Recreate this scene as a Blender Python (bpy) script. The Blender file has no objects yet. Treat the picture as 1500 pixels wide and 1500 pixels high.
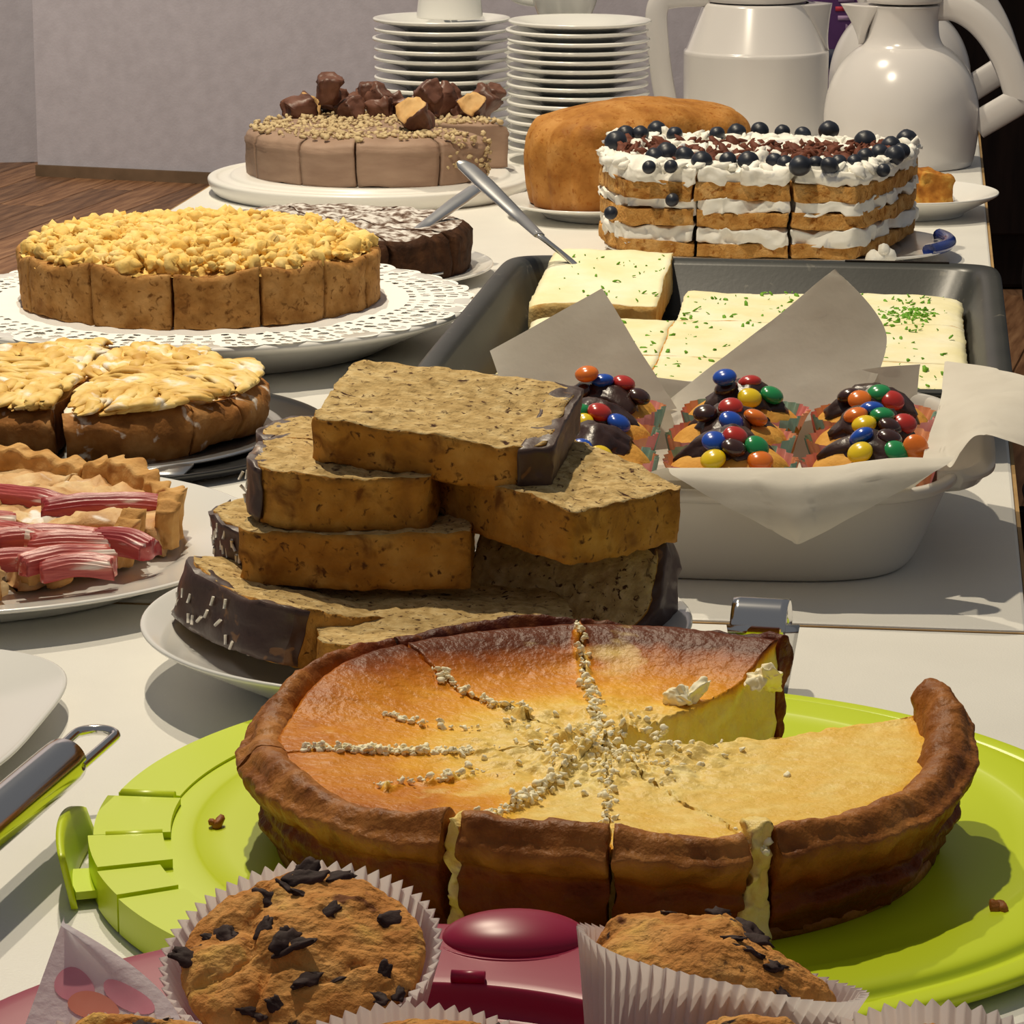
import bpy, bmesh, math, random
import numpy as np
from mathutils import Vector, Matrix, Euler
random.seed(7)
scn = bpy.context.scene
COL = scn.collection
PI = math.pi
R = lambda d: d * PI / 180

# ------------------------------------------------------------------ camera, world, lamps, exposure
# table top is z = 0, the floor lies at z = -0.75
FPX, CAMH, PITCH = 4750.0, 0.41, math.atan(1133 / 4750.0)
cd = bpy.data.cameras.new('camera'); cam = bpy.data.objects.new('camera', cd); COL.objects.link(cam)
cam.location = (0, 0, CAMH); cam.rotation_euler = (PI / 2 - PITCH, 0, 0)
cd.sensor_width = 36; cd.lens = 36 * FPX / 1500; cd.clip_start = .05; cd.clip_end = 60
scn.camera = cam
w = bpy.data.worlds.new('world'); scn.world = w; w.use_nodes = True
w.node_tree.nodes['Background'].inputs[0].default_value = (.93, .95, 1.0, 1)
w.node_tree.nodes['Background'].inputs[1].default_value = .16
def lamp(loc, target, power, size, col, spot=2.2):
    l = bpy.data.lights.new('ceiling_spot', 'SPOT'); l.energy = power; l.color = col
    l.shadow_soft_size = size; l.spot_size = spot; l.spot_blend = .5
    o = bpy.data.objects.new('ceiling_spot', l); COL.objects.link(o); o.location = loc
    o.rotation_euler = (Vector(target) - Vector(loc)).to_track_quat('-Z', 'Y').to_euler()
WARM = (1.0, .87, .66)
lamp((-.32, 2.05, 1.85), (-.05, 1.6, 0), 104, .022, WARM)
lamp((-.42, 3.05, 1.85), (-.1, 2.3, 0), 98, .022, WARM)
lamp((-2.2, 6.4, 1.9), (-1.6, 8.4, -.2), 390, .2, (1, .93, .88), 2.6)
scn.view_settings.view_transform = 'Standard'; scn.view_settings.look = 'None'
scn.view_settings.gamma = 1; scn.view_settings.use_curve_mapping = False
scn.view_settings.exposure = -0.08
scn.cycles.max_bounces = 8; scn.cycles.caustics_reflective = False; scn.cycles.caustics_refractive = False

def at(px, py, z=0.):
    a = (px - 750) / FPX; b = (750 - py) / FPX
    dx, dy, dz = a, math.cos(PITCH) + b * math.sin(PITCH), -math.sin(PITCH) + b * math.cos(PITCH)
    t = (z - CAMH) / dz
    return np.array((dx * t, dy * t, z))
TA = R(7.3)                       # the tables' turn against the view
SU, CU = math.sin(TA), math.cos(TA)
def uv(u, v, z=0.): return np.array((u * SU + v * CU, u * CU - v * SU, z))

# ------------------------------------------------------------------ noise
def _h(x, y, z, s):
    n = (x.astype(np.uint32) * np.uint32(374761393) + y.astype(np.uint32) * np.uint32(668265263)
         + z.astype(np.uint32) * np.uint32(2246822519) + np.uint32((s * 3266489917 + 12345) & 0xffffffff))
    n = (n ^ (n >> np.uint32(13))) * np.uint32(1274126177)
    n = (n ^ (n >> np.uint32(16))) * np.uint32(2654435761)
    n = n ^ (n >> np.uint32(15))
    return n.astype(np.float64) / 2147483647.5 - 1
def vn(p, s=0):
    i = np.floor(p).astype(np.int64); f = p - i; u = f * f * (3 - 2 * f)
    out = 0
    for a in (0, 1):
        for b in (0, 1):
            for c in (0, 1):
                wgt = (u[:, 0] if a else 1 - u[:, 0]) * (u[:, 1] if b else 1 - u[:, 1]) * (u[:, 2] if c else 1 - u[:, 2])
                out = out + wgt * _h(i[:, 0] + a, i[:, 1] + b, i[:, 2] + c, s)
    return out
def fbm(p, f, o=3, s=0, g=.5):
    p = np.asarray(p, float); r = 0; a = 1.; t = 0
    for k in range(o):
        r = r + a * vn(p * f * 2 ** k + 17.3 * k, s + k); t += a; a *= g
    return r / t
def vd(p, f, amp, o=2, s=0):
    return p + amp * np.stack([fbm(p, f, o, s), fbm(p, f, o, s + 31), fbm(p, f, o, s + 67)], 1)
def sstep(a, b, x):
    t = np.clip((x - a) / (b - a), 0, 1); return t * t * (3 - 2 * t)

# ------------------------------------------------------------------ meshes
class MB:
    def __init__(self): self.V = []; self.F = []; self.n = 0; self.A = []
    def add(self, v, f, mi=0, attr=None):
        v = np.asarray(v, float); f = np.asarray(f)
        self.V.append(v)
        m = np.full(len(f), mi) if np.isscalar(mi) else np.asarray(mi)
        self.F.append((f + self.n, m)); self.n += len(v)
        self.A.append(np.zeros(len(v)) if attr is None else np.asarray(attr, float))
        return self
    def build(self, name, mats, parent=None, smooth=True, kind=None, label=None, loc=None):
        me = bpy.data.meshes.new(name)
        V = np.concatenate(self.V); me.vertices.add(len(V)); me.vertices.foreach_set('co', V.ravel())
        tot = np.concatenate([np.full(len(f), f.shape[1]) for f, m in self.F])
        idx = np.concatenate([f.ravel() for f, m in self.F]); mi = np.concatenate([m for f, m in self.F])
        me.loops.add(len(idx)); me.loops.foreach_set('vertex_index', idx.astype(np.int32))
        me.polygons.add(len(tot))
        me.polygons.foreach_set('loop_start', (np.cumsum(tot) - tot).astype(np.int32))
        me.polygons.foreach_set('material_index', mi.astype(np.int32))
        me.polygons.foreach_set('use_smooth', np.full(len(tot), smooth))
        for m in (mats if isinstance(mats, (list, tuple)) else [mats]): me.materials.append(m)
        a = np.concatenate(self.A)
        if np.any(a): 
            at_ = me.attributes.new('mask', 'FLOAT', 'POINT'); at_.data.foreach_set('value', a.astype(np.float32))
        me.update(calc_edges=True)
        o = bpy.data.objects.new(name, me); COL.objects.link(o)
        if parent is not None: o.parent = parent
        if loc is not None: o.location = loc
        if kind: o['kind'] = kind
        if label: o['label'] = label
        return o
def tag(o, label, cat, group=None):
    o['label'] = label; o['category'] = cat
    if group: o['group'] = group
    return o
def thing(name, label, cat, loc=(0, 0, 0), rz=0, group=None):
    o = bpy.data.objects.new(name, None); COL.objects.link(o)
    o.location = tuple(loc); o.rotation_euler = (0, 0, rz); o.empty_display_size = .02
    return tag(o, label, cat, group)
def copy_tree(o, parent=None):
    c = o.copy(); COL.objects.link(c); c.parent = parent
    for ch in list(o.children): copy_tree(ch, c)
    return c
def gridf(nu, nv, cu=False, cv=False):
    i = np.arange(nu if cu else nu - 1); j = np.arange(nv if cv else nv - 1)
    I, J = np.meshgrid(i, j, indexing='ij'); I2 = (I + 1) % nu; J2 = (J + 1) % nv
    return np.stack([I * nv + J, I2 * nv + J, I2 * nv + J2, I * nv + J2], -1).reshape(-1, 4)
def mapbox(f, na, nb, nc):
    """a solid block: its six faces as grids welded together and carried by f(a, b, c). Returns verts, quads, side ids, (a, b, c)"""
    P = []; Q = []; S = []; n = 0
    def face(u, v, mk, flip, sid):
        nonlocal n
        U, W = np.meshgrid(np.arange(u + 1), np.arange(v + 1), indexing='ij')
        p = mk(U.ravel(), W.ravel()); q = gridf(u + 1, v + 1)
        if flip: q = q[:, ::-1]
        P.append(p); Q.append(q + n); S.append(np.full(len(q), sid)); n += len(p)
    z = lambda x: np.zeros_like(x)
    face(nb, nc, lambda b, c: np.stack([z(b), b, c], 1), True, 0)
    face(nb, nc, lambda b, c: np.stack([z(b) + na, b, c], 1), False, 1)
    face(na, nc, lambda a, c: np.stack([a, z(a), c], 1), False, 2)
    face(na, nc, lambda a, c: np.stack([a, z(a) + nb, c], 1), True, 3)
    face(na, nb, lambda a, b: np.stack([a, b, z(a)], 1), True, 4)
    face(na, nb, lambda a, b: np.stack([a, b, z(a) + nc], 1), False, 5)
    P = np.concatenate(P); Q = np.concatenate(Q); S = np.concatenate(S)
    key = (P[:, 0] * (nb + 1) + P[:, 1]) * (nc + 1) + P[:, 2]
    _, first, inv = np.unique(key, return_index=True, return_inverse=True)
    P = P[first] / np.array([na, nb, nc], float); Q = inv.reshape(-1)[Q]
    a, b, c = P.T
    V = f(a, b, c)
    e = 1e-3; m = np.array([.5, .5, .5]); T = lambda d: f(*[np.array([x]) for x in (m + d)])[0]
    J = np.stack([T(np.eye(3)[k] * e) - T(-np.eye(3)[k] * e) for k in range(3)])
    if np.linalg.det(J) < 0: Q = Q[:, ::-1]
    return V, Q, S, P
def lathe(prof, n=48, shape=None, th0=0., th1=2 * PI):
    prof = np.asarray(prof, float); full = abs(th1 - th0 - 2 * PI) < 1e-6
    t = np.linspace(th0, th1, n, endpoint=not full)
    ux, uy = (np.cos(t), np.sin(t)) if shape is None else shape(t)
    V = np.stack([prof[:, 0][:, None] * ux[None], prof[:, 0][:, None] * uy[None], np.repeat(prof[:, 1][:, None], n, 1)], -1).reshape(-1, 3)
    f = gridf(len(prof), n, False, full)[:, ::-1]
    return V, f
def superell(ax, ay, p):
    def s(t):
        c, d = np.cos(t), np.sin(t)
        return ax * np.sign(c) * np.abs(c) ** (2 / p), ay * np.sign(d) * np.abs(d) ** (2 / p)
    return s
def smoothprof(pts, k=3):
    p = np.asarray(pts, float)
    for _ in range(k):
        q = np.empty((2 * len(p) - 2, 2)); q[0::2] = .75 * p[:-1] + .25 * p[1:]; q[1::2] = .25 * p[:-1] + .75 * p[1:]
        p = np.vstack([p[:1], q, p[-1:]])
    return p
def tube(path, rad, n=10, wh=(1, 1), up=(0, 0, 1)):
    p = np.asarray(path, float); m = len(p); rad = np.full(m, rad) if np.isscalar(rad) else np.asarray(rad)
    t = np.gradient(p, axis=0); t /= np.linalg.norm(t, axis=1)[:, None] + 1e-12
    u = np.asarray(up, float); s = np.cross(t, u)
    bad = np.linalg.norm(s, axis=1) < .05
    s[bad] = np.cross(t[bad], (1, 0.02, 0)) ; s /= np.linalg.norm(s, axis=1)[:, None]
    for k in range(1, m):
        if np.dot(s[k], s[k - 1]) < 0: s[k] = -s[k]
    b = np.cross(s, t)
    a = np.linspace(0, 2 * PI, n, endpoint=False)
    V = p[:, None] + rad[:, None, None] * (wh[0] * np.cos(a)[None, :, None] * s[:, None] + wh[1] * np.sin(a)[None, :, None] * b[:, None])
    V = np.concatenate([V.reshape(-1, 3), p[:1], p[-1:]])
    f = gridf(m, n, False, True); k = m * n; j = np.arange(n); j2 = (j + 1) % n
    caps = np.concatenate([np.stack([np.full(n, k), j2, j, j], 1), np.stack([np.full(n, k + 1), (m - 1) * n + j, (m - 1) * n + j2, (m - 1) * n + j2], 1)])[:, :3]
    return V, f, caps
def add_tube(mb, path, rad, n=10, wh=(1, 1), mi=0, up=(0, 0, 1)):
    V, f, c = tube(path, rad, n, wh, up); b = mb.n
    mb.add(V, f, mi); mb.F.append((c + b, np.full(len(c), mi))); return mb
def bez(pts, n=24):
    p = np.asarray(pts, float)
    for _ in range(3):
        q = np.empty((2 * len(p) - 2, p.shape[1])); q[0::2] = .75 * p[:-1] + .25 * p[1:]; q[1::2] = .25 * p[:-1] + .75 * p[1:]
        p = np.vstack([p[:1], q, p[-1:]])
    return p
def ico(sub):
    bm = bmesh.new(); bmesh.ops.create_icosphere(bm, subdivisions=sub, radius=1)
    v = np.array([x.co[:] for x in bm.verts]); f = np.array([[x.index for x in g.verts] for g in bm.faces]); bm.free(); return v, f
ICO1, ICO2, ICO3, ICO4 = ico(1), ico(2), ico(3), ico(4)
def rotm(rx, ry, rz): return np.array(Euler((rx, ry, rz)).to_matrix())
def blob(size, base=ICO2, f=1.2, amp=.25, s=0, sq=(1, 1, 1)):
    v, q = base; v = v * (1 + amp * fbm(v, f, 2, s))[:, None]
    return v * np.asarray(sq) * size, q
def rblobs(mb, pts, size, base=ICO1, amp=.3, mi=0, sq=(1, 1, .75), jit=.4, seed=1):
    rg = np.random.RandomState(seed)
    for k, p in enumerate(pts):
        v, f = blob(size * (1 + jit * (rg.rand() * 2 - 1)), base, 1.3, amp, seed + k, sq)
        v = v @ rotm(*(rg.rand(3) * 6.28 * np.array([.15, .15, 1]))).T
        mb.add(v + p, f, mi)
    return mb
def rbox(sx, sy, sz, r, seg=3):
    bm = bmesh.new(); bmesh.ops.create_cube(bm, size=1)
    for v in bm.verts: v.co = Vector((v.co.x * sx, v.co.y * sy, v.co.z * sz))
    if r: bmesh.ops.bevel(bm, geom=bm.edges[:], offset=r, segments=seg, profile=.5, affect='EDGES')
    bmesh.ops.triangulate(bm, faces=[f for f in bm.faces if len(f.verts) > 4])
    v = np.array([x.co[:] for x in bm.verts]); q = [[x.index for x in g.verts] for g in bm.faces]; bm.free()
    return v, np.array([f if len(f) == 4 else f for f in q if len(f) == 4]).reshape(-1, 4), np.array([f for f in q if len(f) == 3]).reshape(-1, 3)
def add_box(mb, c, s, r=0., rz=0., mi=0, seg=2, M=None):
    v, q, t = rbox(*s, r, seg); v = v @ rotm(0, 0, rz).T
    if M is not None: v = v @ np.asarray(M).T
    b = mb.n; mb.add(v + np.asarray(c), q.astype(int), mi)
    if len(t): mb.F.append((t.astype(int) + b, np.full(len(t), mi)))
    return mb

# ------------------------------------------------------------------ materials
def lin(c):
    c = np.asarray(c, float) / 255
    return tuple(np.where(c <= .04045, c / 12.92, ((c + .055) / 1.055) ** 2.4)) + (1,)
def mat(name, ramp, scale=40, detail=4, rough=.6, bump=0, bscale=200, bdet=4, spots=(), metal=0, mask=None, mnoise=0., coat=0,
        stretch=(1, 1, 1), sss=0, transl=0, spec=None, rvar=0, dist=0.):
    m = bpy.data.materials.new(name); m.use_nodes = True; nt = m.node_tree; N = nt.nodes; L = nt.links
    bs = N['Principled BSDF']; out = N['Material Output']
    tc = N.new('ShaderNodeTexCoord'); mp = N.new('ShaderNodeMapping'); mp.inputs['Scale'].default_value = stretch
    L.new(tc.outputs['Object'], mp.inputs[0]); co = mp.outputs[0]
    def noise(sc, det, ds=0.):
        n = N.new('ShaderNodeTexNoise'); n.inputs['Scale'].default_value = sc; n.inputs['Detail'].default_value = det
        n.inputs['Distortion'].default_value = ds; L.new(co, n.inputs['Vector']); return n.outputs['Fac']
    def rampn(fac, els, interp='LINEAR'):
        r = N.new('ShaderNodeValToRGB'); r.color_ramp.interpolation = interp; e = r.color_ramp.elements
        for k, (p, c) in enumerate(els):
            x = e[k] if k < 2 else e.new(p)
            x.position = p; x.color = lin(c)
        L.new(fac, r.inputs[0]); return r.outputs[0]
    def mixc(f, a, b):
        x = N.new('ShaderNodeMix'); x.data_type = 'RGBA'; L.new(f, x.inputs[0]); L.new(a, x.inputs[6])
        if isinstance(b, tuple): x.inputs[7].default_value = b
        else: L.new(b, x.inputs[7])
        return x.outputs[2]
    nz = noise(scale, detail, dist)
    if len(ramp) == 1: ramp = [(0, ramp[0]), (1, ramp[0])]
    elif not isinstance(ramp[0][1], tuple): ramp = [(.3 + .4 * k / (len(ramp) - 1), c) for k, c in enumerate(ramp)]
    c = rampn(nz, ramp)
    if mask is not None:
        at_ = N.new('ShaderNodeAttribute'); at_.attribute_name = 'mask'; f = at_.outputs['Fac']
        if mnoise:
            a = N.new('ShaderNodeMath'); a.operation = 'MULTIPLY_ADD'; L.new(noise(mask[1], 5, 1.), a.inputs[0]); a.inputs[1].default_value = mnoise * 2; 
            a2 = N.new('ShaderNodeMath'); a2.operation = 'SUBTRACT'; L.new(f, a2.inputs[0]); a2.inputs[1].default_value = mnoise; L.new(a2.outputs[0], a.inputs[2]); f = a.outputs[0]
        if len(mask[0]) == 2 and mask[0][0][0] >= 0 and mask[0][0][1] is None:
            r = N.new('ShaderNodeMapRange'); r.inputs[1].default_value = mask[0][0][0]; r.inputs[2].default_value = mask[0][1][0]; L.new(f, r.inputs[0])
            c = mixc(r.outputs[0], c, lin(mask[0][1][1]))
        else:
            c2 = rampn(f, mask[0]); mx = N.new('ShaderNodeMix'); mx.data_type = 'RGBA'; mx.blend_type = 'MULTIPLY'; mx.inputs[0].default_value = 1
            L.new(c, mx.inputs[6]); L.new(c2, mx.inputs[7]); c = mx.outputs[2]
    for (col, sc, lo, hi, *rest) in spots:
        n = noise(sc, rest[0] if rest else 3, .6)
        r = N.new('ShaderNodeMapRange'); r.inputs[1].default_value = lo; r.inputs[2].default_value = hi; L.new(n, r.inputs[0])
        c = mixc(r.outputs[0], c, lin(col))
    L.new(c, bs.inputs['Base Color'])
    bs.inputs['Roughness'].default_value = rough; bs.inputs['Metallic'].default_value = metal
    bs.inputs['Specular IOR Level'].default_value = (.5 if rough < .44 or metal else .16) if spec is None else spec
    bs.inputs['Coat Weight'].default_value = coat; bs.inputs['Coat Roughness'].default_value = .15
    if rvar:
        a = N.new('ShaderNodeMapRange'); a.inputs[3].default_value = rough - rvar; a.inputs[4].default_value = rough + rvar; L.new(noise(scale * 1.7, 4), a.inputs[0]); L.new(a.outputs[0], bs.inputs['Roughness'])
    if sss:
        bs.inputs['Subsurface Weight'].default_value = sss; bs.inputs['Subsurface Radius'].default_value = (1, .6, .3); bs.inputs['Subsurface Scale'].default_value = .004
    if bump:
        b = N.new('ShaderNodeBump'); b.inputs['Strength'].default_value = 1; b.inputs['Distance'].default_value = bump
        L.new(noise(bscale, bdet), b.inputs['Height']); L.new(b.outputs[0], bs.inputs['Normal'])
    if transl:
        t = N.new('ShaderNodeBsdfTranslucent'); L.new(c, t.inputs[0]); x = N.new('ShaderNodeMixShader'); x.inputs[0].default_value = transl
        L.new(bs.outputs[0], x.inputs[1]); L.new(t.outputs[0], x.inputs[2]); L.new(x.outputs[0], out.inputs[0])
    return m
china = mat('white_china', [(232, 231, 226)], rough=.18, coat=.3)
plastic_white = mat('white_plastic', [(234, 232, 226)], rough=.3)
jug_white = mat('jug_plastic', [(204, 200, 198), (214, 210, 207)], scale=6, rough=.22, coat=.2)
steel = mat('steel', [(205, 205, 205), (225, 225, 225)], scale=30, rough=.34, metal=1)
chrome = mat('chrome', [(222, 220, 218)], rough=.13, metal=1)
stone = mat('cream_stoneware', [(206, 201, 193)], rough=.25, coat=.2)
paper = mat('baking_paper', [(222, 216, 203), (232, 227, 215)], scale=25, rough=.75, transl=.22, bump=.0006, bscale=60)
cup_paper = mat('white_cup_paper', [(246, 243, 241)], rough=.8, transl=.45)
lace = mat('lace_paper', [(246, 244, 240)], rough=.8, bump=.0003, bscale=500)

# ------------------------------------------------------------------ the room
FZ = -.75
wood_floor = mat('parquet', [(104, 70, 44), (142, 100, 66), (168, 124, 84)], scale=9, detail=6, rough=.45, stretch=(6, .6, 1), bump=.0004, bscale=60)
wood_floor2 = mat('parquet_dark', [(88, 60, 40), (122, 87, 59), (150, 111, 77)], scale=9, detail=6, rough=.45, stretch=(6, .6, 1), bump=.0004, bscale=60)
plaster = mat('grey_plaster', [(172, 165, 162), (182, 175, 172)], scale=30, rough=.85, bump=.0006, bscale=160)
skirt = mat('brown_skirting', [(96, 76, 54), (120, 96, 70)], scale=12, rough=.6)
dark_wood = mat('near_black_wood', [(22, 15, 12), (38, 27, 21)], scale=14, rough=.5, stretch=(5, 5, .6))  # on the cupboard this near-black also carries the unlit room's darkness
black_fabric = mat('black_upholstery', [(20, 19, 20), (32, 30, 30)], scale=80, rough=.9)
def struct(o): o['kind'] = 'structure'; return o
fl = struct(MB().add(np.array([[-7, -3, FZ - .002], [6, -3, FZ - .002], [6, 12, FZ - .002], [-7, 12, FZ - .002]]), [[0, 1, 2, 3]]).build('floor', wood_floor2))
pv, pq, pt = rbox(.116, .9, .012, .0015, 1)
pme = [None, None]
for k, m_ in enumerate((wood_floor, wood_floor2)):
    o = MB().add(pv, pq.astype(int)); o.F.append((pt.astype(int), np.zeros(len(pt), int))); pme[k] = o
protos = []
rg = np.random.RandomState(3)
def plank(p, ang):
    k = rg.randint(2)
    if len(protos) < 2: 
        o = pme[len(protos)].build('plank', [wood_floor, wood_floor2][len(protos)], fl, smooth=False); protos.append(o)
    else:
        o = protos[k].copy(); COL.objects.link(o); o.parent = fl
    o.location = p; o.rotation_euler = (0, 0, ang)
PA = R(-14)
def plankfield(x0, x1, y0, y1):
    d = np.array((math.sin(-PA), math.cos(PA))); s = np.array((d[1], -d[0]))
    for i in range(-60, 60):
        for j in range(-4, 16):
            c = s * i * .119 + d * (j * .905 + (i * .37 % 1) * .905)
            if x0 < c[0] < x1 and y0 < c[1] < y1: plank((c[0], c[1], FZ - .006), PA)
plankfield(-1.75, -.25, 5.6, 9.0); plankfield(.42, 1.5, 2.6, 7.0)
# back wall, with a return at its end on the far side, and skirting
wang = math.atan2(-.1395, .283)
wb = struct(MB().build('wall_back', plaster)) if False else None
A = at(56, 257, FZ)[:2]; B = at(295, 268, FZ)[:2]; D = (B - A) / np.linalg.norm(B - A); Nn = np.array((-D[1], D[0]))
def wallbox(name, p, q, th, z0, z1, m_, kind=True):
    p = np.asarray(p); q = np.asarray(q); d = (q - p) / np.linalg.norm(q - p); n = np.array((-d[1], d[0]))
    mb = MB(); c = (p + q) / 2 + n * th / 2
    add_box(mb, (0, 0, (z1 - z0) / 2), (np.linalg.norm(q - p), th, z1 - z0), 0, math.atan2(d[1], d[0]))
    o = mb.build(name, m_, smooth=False, loc=(c[0], c[1], z0))
    return struct(o) if kind else o
wallbox('wall_back', A, A + D * 3.4, .15, FZ, 2.2, plaster)
wallbox('wall_left', A + np.array((-5.5, -.6)), A + np.array((-.0, .3)), .12, FZ, 2.2, plaster)
wallbox('baseboard_back', A - Nn * .016, A + D * 3.3 - Nn * .016, .016, FZ, FZ + .03, skirt)
# cupboard beyond the tables, the unlit room's darkness put into its colour
t = thing('dark_cupboard', 'wooden cupboard coloured near-black for the unlit room behind the coffee jugs', 'cupboard', (1.55, 6.95, FZ))
mb = MB(); add_box(mb, (0, .3, 1.1), (1.84, .6, 2.2), .01); mb.build('carcass', dark_wood, t, smooth=False)
for k in (-1, 0, 1):
    mb = MB(); add_box(mb, (k * .6, -.01, 1.12), (.585, .022, 2.0), .004); dd = mb.build('door', dark_wood, t, smooth=False)
    mb = MB(); add_tube(mb, [(k * .6 + .24, -.045, 1.0), (k * .6 + .24, -.045, 1.2)], .006); mb.build('handle', steel, dd)
# low dark chair beside the tables
t = thing('low_chair', 'low dark chair with a padded curved back beside the table edge', 'chair', (.79, 3.42, FZ), R(35))
mb = MB(); a = np.linspace(-1.25, 1.25, 25); P_ = np.stack([.24 * np.sin(a), .24 * np.cos(a) - .02, 0 * a + .60], 1)
add_tube(mb, P_, .05, 14, (.36, 1.0)); mb.build('backrest', black_fabric, t)
mb = MB(); v, f = lathe(smoothprof([(0, .33), (.2, .33), (.235, .35), (.235, .37), (.2, .395), (0, .4)]), 40); mb.add(v, f); mb.build('seat', black_fabric, t)
for sx, sy in ((-1, 1), (1, 1), (-1, -1), (1, -1)):
    mb = MB(); add_tube(mb, [(sx * .17, sy * .15, .34), (sx * .2, sy * .19, 0)], .016, 10); mb.build('leg', dark_wood, t)
for sx in (-.7, 0, .7):
    mb = MB(); add_tube(mb, [(.2 * math.sin(sx), .2 * math.cos(sx), .36), (.24 * math.sin(sx), .24 * math.cos(sx) - .02, .58)], .011, 8); mb.build('back_post', dark_wood, t)

# ------------------------------------------------------------------ the two tables
top_mat = mat('white_laminate', [(226, 224, 217), (231, 229, 222)], scale=18, rough=.42, bump=.00012, bscale=900)
edge_mat = mat('oak_edge_band', [(150, 118, 76), (178, 146, 98)], scale=20, rough=.5)
V0, V1, UM = -.672, .056, 1.494
def table(u0, u1, label):
    c = uv((u0 + u1) / 2, (V0 + V1) / 2)
    t = thing('folding_table', label, 'table', (c[0], c[1], FZ), -TA)
    L_, W_ = u1 - u0, V1 - V0
    mb = MB(); add_box(mb, (0, 0, .75 - .011), (W_ - .004, L_ - .004, .022), .002); mb.build('tabletop', top_mat, t, smooth=False)
    mb = MB()
    for sx in (-1, 1): add_box(mb, (sx * (W_ / 2 - .0009), 0, .75 - .0125), (.002, L_ - .001, .0225))
    for sy in (-1, 1): add_box(mb, (0, sy * (L_ / 2 - .0009), .75 - .0125), (W_ - .001, .002, .0225))
    mb.build('edge_band', edge_mat, t, smooth=False)
    for sx in (-1, 1):
        for sy in (-1, 1):
            mb = MB(); add_tube(mb, [(sx * (W_ / 2 - .06), sy * (L_ / 2 - .1), .73), (sx * (W_ / 2 - .06), sy * (L_ / 2 - .1), 0)], .016, 12); mb.build('leg', steel, t)
    return t
table(.12, UM - .0012, 'white laminate table carrying the cheesecake and muffins')
table(UM + .0012, 3.75, 'white laminate table carrying the coffee jugs and saucers')

# ------------------------------------------------------------------ plates
def plate_prof(r, h, foot=.6, th=.0035, lip=.75):
    return smoothprof([(0, .003), (r * foot * .9, .003), (r * foot * .92, 0), (r * foot, 0), (r * foot * 1.03, .003), (r * lip, h * .38), (r * .985, h - .003), (r, h - .0012), (r * .99, h), (r * .965, h - .001), (r * lip * .985, h * .42 + th * .8), (r * foot, .003 + th), (0, .003 + th)], 3)
def plate(label, loc, r, h, n=96, shape=None, cat='plate', group=None, rz=0, name='plate', **k):
    mb = MB(); v, f = lathe(plate_prof(r, h, **k), n, shape); mb.add(v, f)
    o = mb.build(name, china); o.location = tuple(loc); o.rotation_euler = (0, 0, rz)
    return tag(o, label, cat, group)

# ------------------------------------------------------------------ cheesecake on the lime cake board
CX, CY = .035, 1.152; CH = np.array((CX, CY, 0))
lime = mat('lime_plastic', [(206, 226, 26)], rough=.36, spec=.5)
t = thing('cake_board', 'lime green round plastic cake carrier base under the cheesecake', 'cake carrier', (CX + .005, CY + .012, 0))
BR = .197
def bshape(ph):
    # flattened where the clip hinges on
    d = np.cos(ph - R(184)); k = np.where(d > .90, .985 * .945 / np.maximum(d, .01) * 1.0, 1.)
    return np.cos(ph) * np.minimum(1, k), np.sin(ph) * np.minimum(1, k)
prof = smoothprof([(0, .004), (.168, .004), (.17, 0), (.186, 0), (.194, .003), (BR, .006), (BR, .0085), (BR - .003, .0095), (.188, .0095), (.1865, .0085), (.184, .0085), (.182, .0115), (.176, .0125), (.160, .0125), (.157, .0112), (0, .0112)], 2)
mb = MB(); v, f = lathe(prof, 200); mb.add(v, f); board = mb.build('disc', lime, t)
def arcblock(mb, r0, r1, z0, z1, a0, a1, n=14):
    V, Q, S, P = mapbox(lambda a, b, c: np.stack([(r0 + (r1 - r0) * a) * np.cos(R(a0 + (a1 - a0) * c)), (r0 + (r1 - r0) * a) * np.sin(R(a0 + (a1 - a0) * c)), z0 + (z1 - z0) * b], 1), 1, 1, n)
    mb.add(V, Q)
mb = MB()
arcblock(mb, .170, .1945, .002, .0136, 122, 171, 40); arcblock(mb, .168, .1965, .002, .0152, 173.5, 187, 20); arcblock(mb, .171, .1985, .001, .0160, 187.8, 198, 14); arcblock(mb, .176, .199, .001, .0150, 198.5, 206, 12); arcblock(mb, .174, .199, .001, .0140, 206.5, 226, 20)
mb.build('raised_rim', lime, t, smooth=False)
for a in (172.5, 187.5):
    mb = MB(); add_tube(mb, [(.171 * math.cos(R(a)), .171 * math.sin(R(a)), .0142), (.192 * math.cos(R(a)), .192 * math.sin(R(a)), .0142)], .0026, 10); mb.build('hinge_rib', lime, t)
mb = MB()
def clipf(a, b, c):
    th = R(176 + 22 * c); r = .199 + .012 * (1 - np.abs(2 * c - 1) ** 3) * 0 + .0025 * a + .007 * c + .004 * b
    z = .001 + b * (.026 - .006 * c - .014 * (1 - c) ** 3)
    return np.stack([r * np.cos(th), r * np.sin(th), z], 1)
V, Q, S, P = mapbox(clipf, 2, 6, 20); mb.add(V, Q); cl = mb.build('locking_clip', lime, t)
mb = MB(); arcblock(mb, .192, .206, .003, .006, 190, 197); mb.build('clip_foot', lime, cl, smooth=False)

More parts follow.
